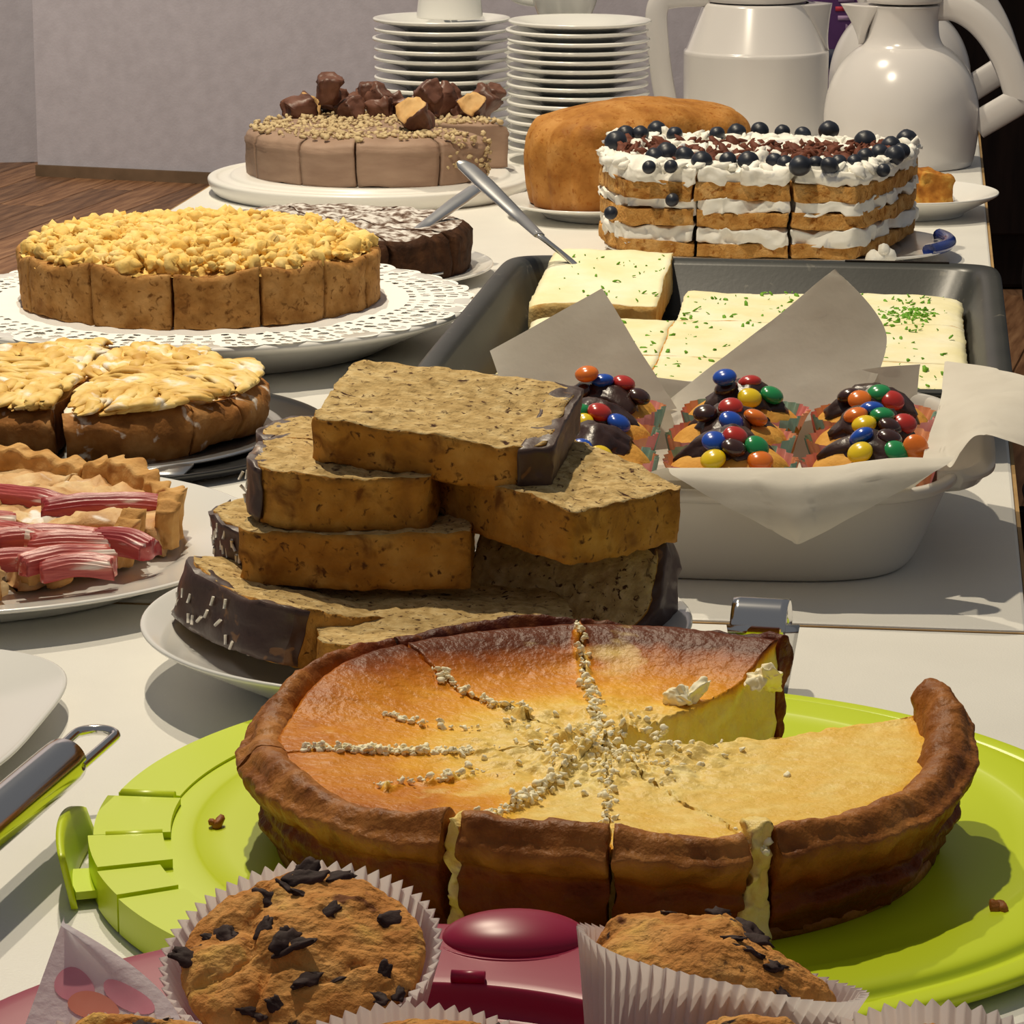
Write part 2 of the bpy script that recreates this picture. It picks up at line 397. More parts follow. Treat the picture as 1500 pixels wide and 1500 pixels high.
fill_m = mat('cheesecake_filling', [(246, 224, 146), (238, 208, 120), (250, 232, 164)], scale=60, detail=5, rough=.42, bump=.0007, bscale=420, spec=.17, spots=[((250, 220, 132), 34, .60, .80, 7)], mask=([(0, (255, 255, 255)), (.3, (255, 228, 146)), (.52, (244, 190, 78)), (.74, (216, 148, 46)), (.9, (168, 98, 34)), (1, (104, 54, 30))], 24), mnoise=.2)
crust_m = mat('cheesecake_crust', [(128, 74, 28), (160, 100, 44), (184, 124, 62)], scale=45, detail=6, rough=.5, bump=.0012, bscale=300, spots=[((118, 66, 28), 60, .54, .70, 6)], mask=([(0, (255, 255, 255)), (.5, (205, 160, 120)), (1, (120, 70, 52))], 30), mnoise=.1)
pale_m = mat('filling_crumb', [(255, 248, 218), (254, 242, 200)], scale=60, rough=.6)
cake = thing('cheesecake', 'browned round cheesecake with one wedge missing on the lime green board', 'cake', (CX, CY, .0115))
RF = .1205
def cutd(x, y):
    r = np.hypot(x, y); a = np.degrees(np.arctan2(y, x)); d = np.full(len(x), 9.)
    for c_, r0, r1 in ((-171, .04, .112), (-230, .045, .1), (-266, .02, .122), (-115.4, .0, .12), (-68, .0, .12), (-91, .0, .12), (-143, .06, .1)):
        da = (a - c_ + 180) % 360 - 180; dd = r * np.abs(np.sin(np.radians(da))) + 9 * (np.abs(da) > 80) + 1 * ((r < r0) | (r > r1)); d = np.minimum(d, dd)
    return d, fbm(np.stack([x, y, 0 * x], 1), 90, 2, 55)
def browned(x, y):
    r = np.hypot(x, y); a = np.degrees(np.arctan2(y, x)); a = np.where(a > 54, a - 360, a)
    pale = sstep(-122, -108, a) * (1 - sstep(18, 30, a))          # the peeled front wedges
    bk = sstep(.2, 1, y / (r + 1e-6))
    b = .08 + .62 * sstep(.03, .10, r) + .36 * sstep(.085, .118, r) * bk + .08 * sstep(.1, .12, r)
    b = b * (1 - .75 * pale) + .22 * pale * sstep(.112, .121, r)
    d, nz_ = cutd(x, y)
    b = b * (1 - .9 * np.exp(-(d / .0022) ** 2) * sstep(-.1, .25, nz_))
    return b
def ftop(x, y, sd):
    r = np.hypot(x, y); p = np.stack([x, y, 0 * x], 1)
    bk_ = sstep(.15, .6, y / (r + 1e-6)); z = .0345 + .0035 * sstep(.06, .12, r) + .0095 * bk_ * sstep(.085, .121, r) + .0008 * fbm(p, 50, 2, 5)
    z = z + .0040 * fbm(p, 150, 3, 9) * (1 - sstep(.02, .075, r)) - .004 * (1 - sstep(0, .03, r)) * 0
    a = np.degrees(np.arctan2(y, x)); a = np.where(a > 54, a - 360, a)
    pale = sstep(-118, -112, a) * (1 - sstep(18, 30, a)); z = z - .0018 * pale
    d, nz_ = cutd(x, y); lump = np.maximum(0, fbm(p, 320, 2, 91) + .25)
    z = z + np.exp(-(d / .0024) ** 2) * sstep(-.15, .2, nz_) * (.0008 + .0042 * lump) * (1 - .7 * pale) + .0035 * lump * (1 - sstep(.012, .06, r)) * sstep(-.2, .1, nz_)
    return z
def rimh(th):
    d = np.degrees(th); d = np.where(d > 54, d - 360, d)
    return .0450 + .0040 * sstep(.3, .9, np.sin(th)) + .0025 * np.sin(th * 3 + 1) + .006 * sstep(-25, 14, d) + .0015 * np.cos(th * 7)
CUTS = [(14, -65.6), (-70.4, -90.6), (-91.4, -114), (-116.8, -170.8), (-171.4, -229.7), (-230.4, -265.7), (-266.4, -306)]
FC = [14, -68, -91, -115.4, -171]
for k, (a1, a0) in enumerate(CUTS):
    sl = bpy.data.objects.new('slice', None); COL.objects.link(sl); sl.parent = cake
    t0, t1 = R(a0), R(a1); nc = max(10, int((a1 - a0) * 1.1))
    off = np.array((math.cos((t0 + t1) / 2), math.sin((t0 + t1) / 2))) * .0006
    def ff(a, b, c):
        r = a * RF; th = t0 + (t1 - t0) * c; x, y = r * np.cos(th), r * np.sin(th); z1 = ftop(x, y, k)
        return np.stack([x, y, .004 + (z1 - .004) * b], 1)
    f0, f1 = t0, t1
    if k < 4: t0, t1 = R(FC[k + 1] + .06), R(FC[k] - .06)
    V, Q, S, P = mapbox(ff, 100, 12, nc * 2); m_ = browned(V[:, 0], V[:, 1]) * sstep(.86, .98, P[:, 1])
    side = np.minimum(P[:, 2], 1 - P[:, 2]) < 1e-6
    V2 = vd(V, 240, .00045, 2, 3); V = np.where(side[:, None], vd(V, 160, .0022, 3, 40 + k), V2)
    V[:, 0] += off[0]; V[:, 1] += off[1]
    mb = MB(); mb.add(V, Q, 0, m_ + .001); mb.build('filling', fill_m, sl)
    t0, t1 = f0, f1
    def cf(a, b, c):
        th = t0 + (t1 - t0) * c; h = rimh(th)
        ro = .1215 + .0085 * sstep(0, .35, b) + .006 * sstep(.45, .85, b) - .004 * sstep(.9, 1, b)
        ro = ro - .0028 * np.exp(-((b - .5 - .12 * np.sin(th * 2.3)) / .06) ** 2) - .0022 * np.exp(-((b - .27 + .1 * np.sin(th * 3.1 + 1)) / .05) ** 2)
        ri = .1175 + .0015 * np.sin(th * 5) + .0065 * sstep(.15, .6, np.sin(th)); r = ri + (ro - ri) * a
        z = b * (h - .0065 * np.abs(2 * a - 1) ** 2.5 * sstep(.5, 1, b) - .003 * (1 - a) * sstep(.7, 1, b))
        return np.stack([r * np.cos(th), r * np.sin(th), z], 1)
    V, Q, S, P = mapbox(cf, 10, 34, int(nc * 1.6)); 
    back = sstep(.3, 1., np.sin(np.arctan2(V[:, 1], V[:, 0]))); m_ = np.clip(back * sstep(.55, .8, P[:, 1]) * 1.1 +   .7 * (1 - sstep(.4, .8, P[:, 1])), 0, 1)  # lower side darker: brown crust with its side shade added to the colour
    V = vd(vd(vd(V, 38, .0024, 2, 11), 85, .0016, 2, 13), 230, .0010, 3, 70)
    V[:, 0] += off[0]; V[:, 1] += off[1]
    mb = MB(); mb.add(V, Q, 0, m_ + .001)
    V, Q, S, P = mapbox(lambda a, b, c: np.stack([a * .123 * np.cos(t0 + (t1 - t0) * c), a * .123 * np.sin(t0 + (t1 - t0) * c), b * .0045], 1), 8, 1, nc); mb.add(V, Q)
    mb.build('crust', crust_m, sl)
rg = np.random.RandomState(11); pts = []
for a, r0, r1, n in ((-171, .05, .113, 70), (-230, .045, .1, 26), (-266, .02, .118, 46), (-115.4, .03, .118, 44), (-68, .112, .134, 10), (-91, .02, .1, 18), (-146, .055, .1, 16), (-200, .05, .09, 14), (40, .02, .03, 8)):
    for _ in range(int(n * 2.6)):
        r = r0 + (r1 - r0) * rg.rand(); th = R(a) + rg.randn() * .0014 / r; x, y = r * math.cos(th), r * math.sin(th)
        pts.append((x, y, float(ftop(np.array([x]), np.array([y]), 0)[0]) + .0003 + .0018 * rg.rand() ** 2))
for _ in range(330):
    r = abs(rg.randn()) * .022; th = rg.rand() * 6.28; x, y = r * math.cos(th), r * math.sin(th)
    if R(14) < th < R(54): continue
    pts.append((x, y, float(ftop(np.array([x]), np.array([y]), 0)[0]) + .0004))
mb = rblobs(MB(), pts, .00085, ICO2, 1.1, 0, (1.2, 1, .8), .7, 21)
o = mb.build('filling_crumbs', pale_m, cake, kind='stuff', label='pale crumbs of filling smeared along the cuts')
mb = rblobs(MB(), [(.03, .052, .0385), (.036, .055, .038), (.06, .068, .04), (.066, .07, .04)], .0048, ICO4, .8, 0, (1.5, .8, .5), .3, 5); mb.V = [vd(q_, 200, .003, 3, 3) for q_ in mb.V]; mb.build('filling_lump', pale_m, cake)
# pale filling showing in the two open cuts at the front
for a, wd in ((-68, .0075), (-115.4, .0046)):
    V, Q, S, P = mapbox(lambda a_, b, c: np.stack([(.1185 + .0098 * a_) * np.cos(R(a) + (c - .5) * wd / .125), (.1185 + .0098 * a_) * np.sin(R(a) + (c - .5) * wd / .125), .001 + .043 * b], 1), 4, 40, 8)
    V = vd(V, 160, .004, 3, 3); mb = MB(); mb.add(V, Q, 0, 0 * V[:, 0] + .001); mb.build('smeared_filling', fill_m, cake, label='pale filling smeared down an open cut')
# crumbs on the board
for px, py in ((312, 1206), (1458, 1330)):
    p = at(px, py, .013); mb = rblobs(MB(), [(0, 0, 0), (.002, .0006, 0)], .0022, ICO2, .4, 0, (1.4, 1, .7), .2, px)
    o = mb.build('crust_crumb', crust_m); o.location = (p[0], p[1], .0132); tag(o, 'brown crust crumb on the lime board ' + ('near its clip' if px < 700 else 'in front of the cheesecake'), 'crumb')

# bent steel end of a server standing behind the cheesecake
t = thing('cake_server', 'shiny steel server whose curled handle end sticks up behind the cheesecake', 'cake server', at(1112, 1003, 0))
p = at(1118, 925, .03)
mb = MB()
def arch(a, b, c):
    s = c * 1.45 * PI - .1 * PI; r = .0118 + .001 * b
    x = (a - .5) * .0245; y = -r * np.cos(s); z = .0135 + r * np.sin(s)
    return np.stack([x, y, z], 1)
V, Q, S, P = mapbox(arch, 8, 1, 30); mb.add(V, Q); o = mb.build('handle_end', chrome, t); o.location = tuple(np.array((p[0], p[1] + .012, .0155)) - np.array(t.location)); o.rotation_euler = (0, 0, R(-12))
mb = MB(); V, Q, S, P = mapbox(lambda a, b, c: np.stack([(a - .5) * (.022 + .01 * c), .0 + .002 * b + .0 * c, .0 + .032 * c], 1), 2, 1, 8); mb.add(V, Q); o2 = mb.build('shank', chrome, t); o2.location = (o.location[0], o.location[1] - .0115, .0005)

# ------------------------------------------------------------------ banana bread on its plate
BP = np.array((-.0425, 1.40, 0))
plate('white shallow plate holding the pile of banana bread slices', BP, .1235, .029, name='bread_plate')
crumb_m = mat('banana_crumb', [(168, 138, 86), (200, 170, 114), (222, 196, 142)], scale=150, detail=7, rough=.9, bump=.0016, bscale=330, bdet=6, spots=[((84, 54, 34), 330, .60, .68, 5), ((70, 42, 28), 120, .66, .71, 6)])
bcrust_m = mat('banana_crust', [(150, 98, 36), (184, 128, 52), (206, 154, 76)], scale=60, detail=6, rough=.7, bump=.001, bscale=320, spots=[((96, 60, 28), 260, .60, .70, 5), ((120, 74, 30), 70, .55, .72, 6)])
glaze_m = mat('chocolate_glaze', [(62, 42, 36), (78, 56, 48)], scale=30, rough=.42, bump=.0006, bscale=120, spots=[((120, 82, 48), 80, .66, .7)])
sprk_m = mat('white_sprinkle', [(244, 236, 222)], rough=.5)
SPR = []
def slice_(label, c, rot, L=.115, W=.085, T=.025, glaze='end', tilt=(0, 0), spr=0, seed=0, dome=.88):
    t = thing('banana_bread_slice', label, 'bread slice', c, 0, 'banana bread slices')
    t.rotation_euler = (R(tilt[0]), R(tilt[1]), R(rot))
    def hw(a): return W / 2 * (.93 + .07 * np.minimum(1, a * 3)) * np.sqrt(np.maximum(.12, 1 - dome * np.clip((a - .74) / .26, 0, 1) ** 2.4)) * (1 - .10 * np.clip((.06 - a) / .06, 0, 1) ** 2)
    def hl(c_): return L / 2 * np.sqrt(1 - .0 * c_)
    def f(a, b, c_):
        if glaze == 'long':
            y0 = -W / 2 * (1 - .5 * np.abs(2 * a - 1) ** 4.0); y1 = W / 2 * np.ones_like(a)
            return np.stack([(a - .5) * L, y0 + (y1 - y0) * c_, (b - .5) * T], 1)
        return np.stack([(a - .5) * L, (2 * c_ - 1) * hw(a), (b - .5) * T], 1)
    V, Q, S, P = mapbox(f, 40, 9, 30)
    V = vd(vd(V, 28, .0035, 2, seed * 7 + 1), 170, .0016, 3, seed * 7 + 2)
    mb = MB(); mb.add(V, Q, np.where((S == 2) | (S == 3), 0, 1)); mb.build('crumb', [crumb_m, bcrust_m], t)
    if glaze:
        def g(a, b, c_):
            if glaze == 'long':
                y = -W / 2 * (1 - .5 * np.abs(2 * a - 1) ** 4.0)
                return np.stack([(a - .5) * L * 1.035, y - .0028 + .0075 * c_, (b - .5) * (T * .97)], 1)
            aa = .90 + .10 * a; e = (a > .999)
            return np.stack([(aa - .5) * L + .0032 * (a ** .5), (2 * c_ - 1) * (hw(np.minimum(aa, 1)) + .0026), (b - .5) * (T * .96)], 1)
        V, Q, S, P = mapbox(g, 24, 10, 24); V = vd(V, 28, .0035, 2, seed * 7 + 1); V = vd(V, 150, .0013, 2, 90 + seed)
        mb = MB(); mb.add(V, Q); gl = mb.build('glaze', glaze_m, t)
        rr = np.random.RandomState(seed)
        for k in range(spr):
            a = .08 + .84 * (k + rr.rand()) / spr; z = (rr.rand() - .5) * T * .8
            y = -W / 2 * (1 - .5 * abs(2 * a - 1) ** 4) - .0030 if glaze == 'long' else (rr.rand() - .5) * W * .5
            x = (a - .5) * L if glaze == 'long' else L / 2 + .0042
            if not SPR:
                mb = MB(); add_tube(mb, [(0, 0, -.0021), (0, 0, .0021)], .00075, 6); o = mb.build('sprinkle', sprk_m, gl); SPR.append(o)
            else: o = SPR[0].copy(); COL.objects.link(o); o.parent = gl
            o.location = (x, y, z); o.rotation_euler = (rr.randn() * .15, rr.randn() * .35, 0)
    return t
def atz(px, py, z, dx=0, dy=0): p = at(px, py, z); return (p[0] + dx, p[1] + dy, z)
slice_('banana bread slice lying lowest, its pale cut face up behind the cheesecake', (BP[0] + .013, BP[1] - .030, .0265), 3, .111, .112, .025, None, seed=1)
slice_('glazed banana bread slice lowest at the plate rim, facing the rhubarb tart', (BP[0] - .064, BP[1] - .014, .0330), -61, .104, .06, .026, 'long', (-13, 0), 16, seed=2)
slice_('banana bread slice with the most white sprinkles on its glaze, second layer', (BP[0] - .060, BP[1] + .036, .053), -62, .080, .050, .025, 'long', (3, 0), 26, seed=3)
slice_('banana bread slice standing on edge at the casserole end of the pile', (BP[0] + .070, BP[1] + .024, .040), -22, .088, .060, .026, 'end', (58, 0), seed=4)
slice_('banana bread slice in the middle of the pile showing only a long yellow crust', (BP[0] - .025, BP[1] + .030, .0575), -3, .100, .090, .0245, None, seed=5, dome=.2)
slice_('banana bread slice with a rounded dark glazed end overhanging the plain crusts', (BP[0] - .031, BP[1] + .032, .0830), 174, .084, .082, .0245, 'end', (0, -2), 6, seed=6)
slice_('banana bread slice turned cornerwise with a broken chocolate edge, beside the casserole', (BP[0] + .058, BP[1] + .024, .0790), 132, .108, .078, .025, 'end', (0, -6), seed=7)
slice_('topmost banana bread slice lying across the pile', (BP[0] + .012, BP[1] + .040, .1075), -12, .106, .088, .0205, 'end', (7, 4), seed=8, dome=.3)
slice_('banana bread slice half hidden at the back of the pile, only its rounded end showing', (BP[0] - .035, BP[1] + .086, .0830), 160, .07, .06, .024, 'end', (0, 0), seed=9)

# ------------------------------------------------------------------ casserole with baking paper and cupcakes
CU0, CU1, CV0, CV1 = 1.548, 1.825, -.262, .022; CHH = .052
cc = uv((CU0 + CU1) / 2, (CV0 + CV1) / 2)
t = thing('casserole_dish', 'white ceramic casserole dish lined with baking paper and full of cupcakes', 'casserole', cc, -TA)
hu, hv = (CU1 - CU0) / 2, (CV1 - CV0) / 2
pr = smoothprof([(0, .002), (.80, .002), (.82, 0), (.84, .001), (.87, .008), (.965, CHH - .010), (.97, CHH - .008), (1.0, CHH - .007), (1.012, CHH - .003), (1.0, CHH), (.965, CHH - .001), (.945, CHH - .010), (.84, .009), (.8, .006), (0, .006)], 3)
mb = MB(); v, f = lathe(pr, 120, superell(hv, hu, 4.6)); mb.add(v, f); mb.build('dish', stone, t)
for s in (-1, 1):
    V, Q, S, P = mapbox(lambda a, b, c: np.stack([s * (hv - .012 + a * (.030 - .016 * np.abs(2 * c - 1) ** 5)), -.01 + (c - .5) * .15, CHH - .0105 + .0105 * b + .0015 * a - .004 * a * (2 * b - 1) * (a > .8)], 1), 10, 4, 28)
    mb = MB(); mb.add(V, Q); mb.build('handle', stone, t)
def wl(px, py, z): return at(px, py, z)
# baking paper: each flap is a curved sheet between the dish and its free corner
bp = thing('baking_paper', 'crumpled baking paper lining the casserole with corners standing up and hanging over', 'baking paper', cc)
def sheet(name, rows, nu=30, nv=30, amp=.002, seed=0, f=22, th=.0003):
    """rows: control grid (list of rows of points); a smooth sheet through it"""
    G = np.array(rows, float) - np.array([cc[0], cc[1], 0])
    def interp(G, n):
        m = G.shape[0]; x = np.linspace(0, m - 1, n); i = np.minimum(np.floor(x).astype(int), m - 2); fr = (x - i)
        g = lambda k: G[np.clip(k, 0, m - 1)]
        fr = fr.reshape((-1,) + (1,) * (G.ndim - 1)); p0, p1, p2, p3 = g(i - 1), g(i), g(i + 1), g(i + 2)
        return .5 * (2 * p1 + (p2 - p0) * fr + (2 * p0 - 5 * p1 + 4 * p2 - p3) * fr ** 2 + (3 * p1 - p0 - 3 * p2 + p3) * fr ** 3)
    H = interp(interp(G, nu).transpose(1, 0, 2), nv).transpose(1, 0, 2).reshape(-1, 3)
    e = np.ones(len(H)); H = vd(H, f, amp, 2, seed)
    r = 1 - np.abs(2 * (np.abs(fbm(H, 26, 1, seed + 5))) % 1); H = H + amp * .5 * r[:, None] * np.array((.3, -.5, .6))
    mb = MB(); mb.add(H, gridf(nu, nv)); return mb.build(name, paper, bp)
ub = lambda u, v, z: uv(u, v, z)
FR = CU0 + .012; BK = CU1 - .012
def lerp(a, b, t): return np.asarray(a) * (1 - t) + np.asarray(b) * t
# standing corner by the bread
A_, B_, C_ = at(716, 530, .085), at(880, 424, .115), at(985, 592, .045); D_ = at(770, 612, .045)
A_ = at(716, 528, .1); 
def at_u(px, py, u):      # the point of a pixel's ray at depth u along the tables
    lo, hi = -.2, .4
    for _ in range(40):
        z = (lo + hi) / 2; p = at(px, py, z); q = p[0] * SU + p[1] * CU
        if q > u: lo = z
        else: hi = z
    return at(px, py, lo)
b1 = CU1 - .012
A_, B_, C_, D_ = at_u(717, 515, b1 + .0), at_u(882, 423, b1 + .006), at_u(990, 600, b1 - .02), at_u(760, 640, b1 - .03)
M1 = at_u(955, 505, b1 - .004); E1 = at_u(860, 640, b1 - .05)
sheet('standing_corner', [[A_, lerp(A_, B_, .5), B_], [lerp(A_, D_, .5), lerp(lerp(A_, D_, .5), lerp(B_, C_, .5), .5) + np.array((0, .004, 0)), lerp(B_, C_, .5)], [D_, lerp(D_, C_, .5), C_]], seed=1, amp=.0016)
A_, B_, C_, D_ = at_u(975, 590, b1 - .012), at_u(1222, 393, b1 + .012), at_u(1297, 490, b1 + .006), at_u(1262, 600, b1 - .02)
E1 = at_u(1000, 650, b1 - .04)
sheet('standing_corner', [[A_, lerp(A_, B_, .5), lerp(A_, B_, .95), B_], [lerp(A_, E1, .5), lerp(lerp(A_, E1, .5), C_, .5), lerp(lerp(A_, E1, .5), C_, .9), C_], [E1, lerp(E1, D_, .5), lerp(E1, D_, .9), D_]], seed=3, amp=.0016)
# lining along the back wall, side wall and bottom
f_ = lambda u, v, z: ub(u, v, z)
sheet('lining', [[f_(CU1 - .018, v, CHH + dz) for v, dz in ((-.25, .004), (-.17, .006), (-.09, .0), (-.03, .012), (.0, .016))], [f_(CU1 - .035, v, .018) for v in (-.235, -.17, -.09, -.03, -.005)], [f_(CU1 - .1, v, .0085) for v in (-.21, -.17, -.09, -.05, -.02)], [f_(CU0 + .055, v, .0095) for v in (-.21, -.17, -.09, -.05, -.03)], [f_(CU0 + .028, v, .03) for v in (-.215, -.17, -.09, -.05, -.03)], [f_(CU0 + .010, v, CHH + .0015) for v in (-.22, -.17, -.09, -.05, -.02)]], 60, 40, .001, 5)
# corner hanging over the front rim
u0 = CU0
T0, T1, T2 = [at_u(x, y, u0 + .009) for x, y in ((965, 689), (1165, 686), (1392, 672))]
def fl_(px, py, d): return at_u(px, py, u0 - d)
TIP = fl_(1168, 798, .019); TL, TR, TM = fl_(985, 697, .004), fl_(1388, 680, .006), fl_(1168, 706, .012)
def hrow(t): b_ = np.array((0, -.004 * math.sin(t * PI), 0)); return [lerp(TL, TIP, t) + b_, lerp(lerp(TL, TM, .6), TIP, t) + b_ * 1.2, lerp(TM, TIP, t) + b_ * 1.6, lerp(lerp(TM, TR, .4), TIP, t) + b_ * 1.2, lerp(TR, TIP, t) + b_]
sheet('hanging_corner', [[f_(CU0 + .02, -.165, .038), f_(CU0 + .02, -.125, .038), f_(CU0 + .02, -.09, .038), f_(CU0 + .02, -.05, .038), f_(CU0 + .02, -.015, .038)], [T0, lerp(T0, T1, .6), T1, lerp(T1, T2, .4), T2], hrow(0.), hrow(.33), hrow(.66), hrow(.985)], 60, 40, .0016, 7, 34)
# wavy flap over the side by the tray's corner
s1 = CU0 + .05
sheet('side_flap', [[at_u(1350, 679, s1 - .028), at_u(1362, 640, s1 + .04), at_u(1376, 585, s1 + .11), at_u(1384, 532, s1 + .17)],
                    [at_u(1378, 675, s1 - .028), at_u(1384, 640, s1 + .04), at_u(1405, 590, s1 + .09), at_u(1455, 542, s1 + .15)],
                    [at_u(1392, 684, s1 - .035), at_u(1402, 646, s1 + .01), at_u(1440, 600, s1 + .06), at_u(1530, 570, s1 + .11)],
                    [at_u(1405, 662, s1 - .035), at_u(1430, 635, s1 - .01), at_u(1475, 645, s1 + .0), at_u(1540, 672, s1 + .01)]], 44, 44, .0022, 9, 18)
# cupcakes
cup_cake = mat('golden_cake', [(206, 146, 60), (226, 172, 84)], scale=60, rough=.75, bump=.0008, bscale=260)
choc_m = mat('chocolate_icing', [(44, 26, 22), (62, 38, 32)], scale=40, rough=.33, bump=.0006, bscale=150)
case_ms = [mat('case_pink', [(226, 138, 140), (236, 176, 176)], scale=50, rough=.8, transl=.2), mat('case_teal', [(122, 168, 158), (168, 196, 186)], scale=50, rough=.8, transl=.2), mat('case_orange', [(228, 150, 110), (236, 184, 150)], scale=50, rough=.8, transl=.2)]
CC = dict(b=(24, 78, 186), r=(186, 46, 36), y=(238, 206, 24), g=(28, 140, 78), o=(230, 120, 32), n=(60, 32, 26))
candy_ms = {k: mat('candy_shell_' + {'b': 'blue', 'r': 'red', 'y': 'yellow', 'g': 'green', 'o': 'orange', 'n': 'brown'}[k], [c], rough=.22, coat=.5) for k, c in CC.items()}
CAND = {}
cups = [
 ('back', 0, (884, 600), [(860, 549, 'o'), (882, 560, 'b'), (913, 563, 'r'), (850, 575, 'n'), (935, 582, 'n')], 'by the bread pile'),
 ('middle', 0, (872, 640), [(853, 623, 'y'), (848, 604, 'g'), (878, 605, 'r'), (906, 621, 'b'), (861, 638, 'o'), (888, 656, 'r')], 'by the bread pile'),
 ('back', 1, (1090, 600), [(1062, 554, 'b'), (1064, 570, 'n'), (1098, 562, 'r'), (1098, 584, 'y'), (1130, 580, 'g')], 'in the middle file'),
 ('middle', 1, (1070, 640), [(1034, 607, 'n'), (1070, 598, 'r'), (1071, 618, 'b'), (1106, 613, 'o')], 'in the middle file'),
 ('front', 1, (1070, 688), [(1047, 648, 'b'), (1077, 641, 'r'), (1075, 657, 'n'), (1108, 656, 'g'), (1045, 674, 'y'), (1113, 676, 'o')], 'in the middle file'),
 ('back', 2, (1280, 612), [(1244, 581, 'n'), (1260, 587, 'o'), (1287, 577, 'g'), (1307, 588, 'r')], 'by the waving paper flap'),
 ('middle', 2, (1286, 648), [(1254, 610, 'o'), (1277, 601, 'b'), (1292, 610, 'g'), (1266, 623, 'y'), (1303, 626, 'n'), (1324, 622, 'r')], 'by the waving paper flap'),
 ('front', 2, (1290, 692), [(1262, 641, 'b'), (1302, 643, 'n'), (1260, 664, 'y'), (1312, 663, 'g'), (1340, 656, 'o')], 'by the waving paper flap'),
 ('front', 0, (868, 690), [(850, 660, 'b'), (880, 670, 'y')], 'by the bread pile'),
]
zt = {'back': .0535, 'middle': .0535, 'front': .0535}
rows = {'back': 1.745, 'middle': 1.682, 'front': 1.622}
for row, col, (px, py), cand, where in cups:
    u = rows[row]; p = at_u(px, py, u); v_ = min(max(p[0] * CU - p[1] * SU, -.2), -.0245); x, y = uv(u, v_)[:2]; zb = .0095
    H = CAMH - 0; sc = .03
    t = thing('cupcake', f'cupcake in the {row} row {where}, topped with chocolate and coloured candies', 'cupcake', (x, y, zb), random.random() * 6, 'candy cupcakes in the casserole')
    n = 120; mb = MB()
    def shp(ph): k = 1 + .035 * np.sign(np.sin(ph * 30)) * np.abs(np.sin(ph * 30)) ** .6; return np.cos(ph) * k, np.sin(ph) * k
    zz = np.linspace(0, 1, 9); prf = [(0, .0005)] + [(.0215 + .0125 * q, .001 + .041 * q) for q in zz]
    v, f = lathe(prf, n, shp); v = vd(v, 40, .003, 2, int(px)); fm = (np.arange(len(f)) % n // 9 * 7 + int(px)) % 3
    mb.add(v, f, fm); mb.build('paper_case', case_ms, t)
    mb = MB(); v, f = lathe(smoothprof([(0, .006), (.022, .006), (.0295, .030), (.0315, .034), (.0285, .041), (.018, .048), (0, .0505)], 3), 40); v = vd(v, 45, .003, 2, int(py)); mb.add(v, f); mb.build('cake', cup_cake, t)
    mb = MB(); v, f = blob(1, ICO4, 3.4, .3, int(px) % 97, (.0220, .0220, .0090)); th = np.arctan2(v[:, 1], v[:, 0]); v[:, :2] *= (1 + .16 * np.sin(th * 3 + px) + .1 * np.sin(th * 5 + py))[:, None]
    v[:, 2] -= 30 * (v[:, 0] ** 2 + v[:, 1] ** 2) * .45; mb.add(v + np.array((0, 0, .050)), f); icing = mb.build('icing', choc_m, t)
    rr = np.random.RandomState(int(px + py)); Rz = Matrix.Rotation(-t.rotation_euler.z, 3, 'Z')
    for cx_, cy_, k in cand:
        # where the pixel's ray meets the iced dome
        best = None
        for s in range(400):
            z = .085 - s * .00012; q = at(cx_, cy_, z); d2 = (q[0] - x) ** 2 + (q[1] - y) ** 2; zs = zb + .0575 - 17.5 * d2
            if z <= zs: best = q; break
        if best is None or math.hypot(best[0] - x, best[1] - y) > .034:
            best = at_u(cx_, cy_, u - .012)
        d = Vector((best[0] - x, best[1] - y, best[2] - zb)); nrm = Vector((d.x * 35, d.y * 35, 1)).normalized()
        if k not in CAND:
            v, f = ICO3; mb = MB(); mb.add(v * np.array((.0067, .0067, .0042)), f); o = mb.build('candy', candy_ms[k], t); CAND[k] = o
        else: o = CAND[k].copy(); COL.objects.link(o); o.parent = t
        o['label'] = {'b': 'blue', 'r': 'red', 'y': 'yellow', 'g': 'green', 'o': 'orange', 'n': 'brown'}[k] + ' candy'
        loc = Rz @ d; o.location = loc + (Rz @ nrm) * .0006
        q = (Rz @ nrm).to_track_quat('Z', 'Y'); o.rotation_euler = (q @ Euler((rr.randn() * .22, rr.randn() * .22, 0)).to_quaternion()).to_euler()

# ------------------------------------------------------------------ baking tray with the lemon sheet cake
tray_m = mat('dark_enamel', [(42, 43, 41), (54, 55, 51)], scale=20, rough=.36, spots=[((96, 93, 84), 120, .66, .74)], bump=.00004, bscale=300)
TU0, TU1, TV0, TV1, TZ = 1.862, 2.345, -.303, .055, .041
tc = uv((TU0 + TU1) / 2, (TV0 + TV1) / 2); tu, tv = (TU1 - TU0) / 2, (TV1 - TV0) / 2
t = thing('baking_tray', 'deep dark grey enamel baking tray holding the lemon sheet cake', 'baking tray', tc, -TA)
def trayshape(k):
    def s(ph):
        x, y = superell(1, 1, 9)(ph); return x, y
    return s
def trayp(pr, n=160):
    # profile points are (inset from the rim, height): every level is a rounded rectangle
    V = []; t_ = np.linspace(0, 2 * PI, n, endpoint=False) + .013
    for ins, z in pr:
        ax, ay, rr = tv - ins, tu - ins, max(.004, .026 - ins * .3)
        x, y = superell(1, 1, 14)(t_); V.append(np.stack([x * ax, y * ay, 0 * x + z], 1))
    return np.concatenate(V), gridf(len(pr), n, False, True)[:, ::-1]
pr = [(tv - .001, .0), (.032, 0), (.027, .003), (.0165, TZ - .007), (.0125, TZ - .003), (.002, TZ - .003), (0, TZ - .0015), (.001, TZ), (.004, TZ + .0006), (.012, TZ - .0004), (.0155, TZ - .003), (.0285, .005), (.033, .0025), (tv - .001, .0025)]
mb = MB()
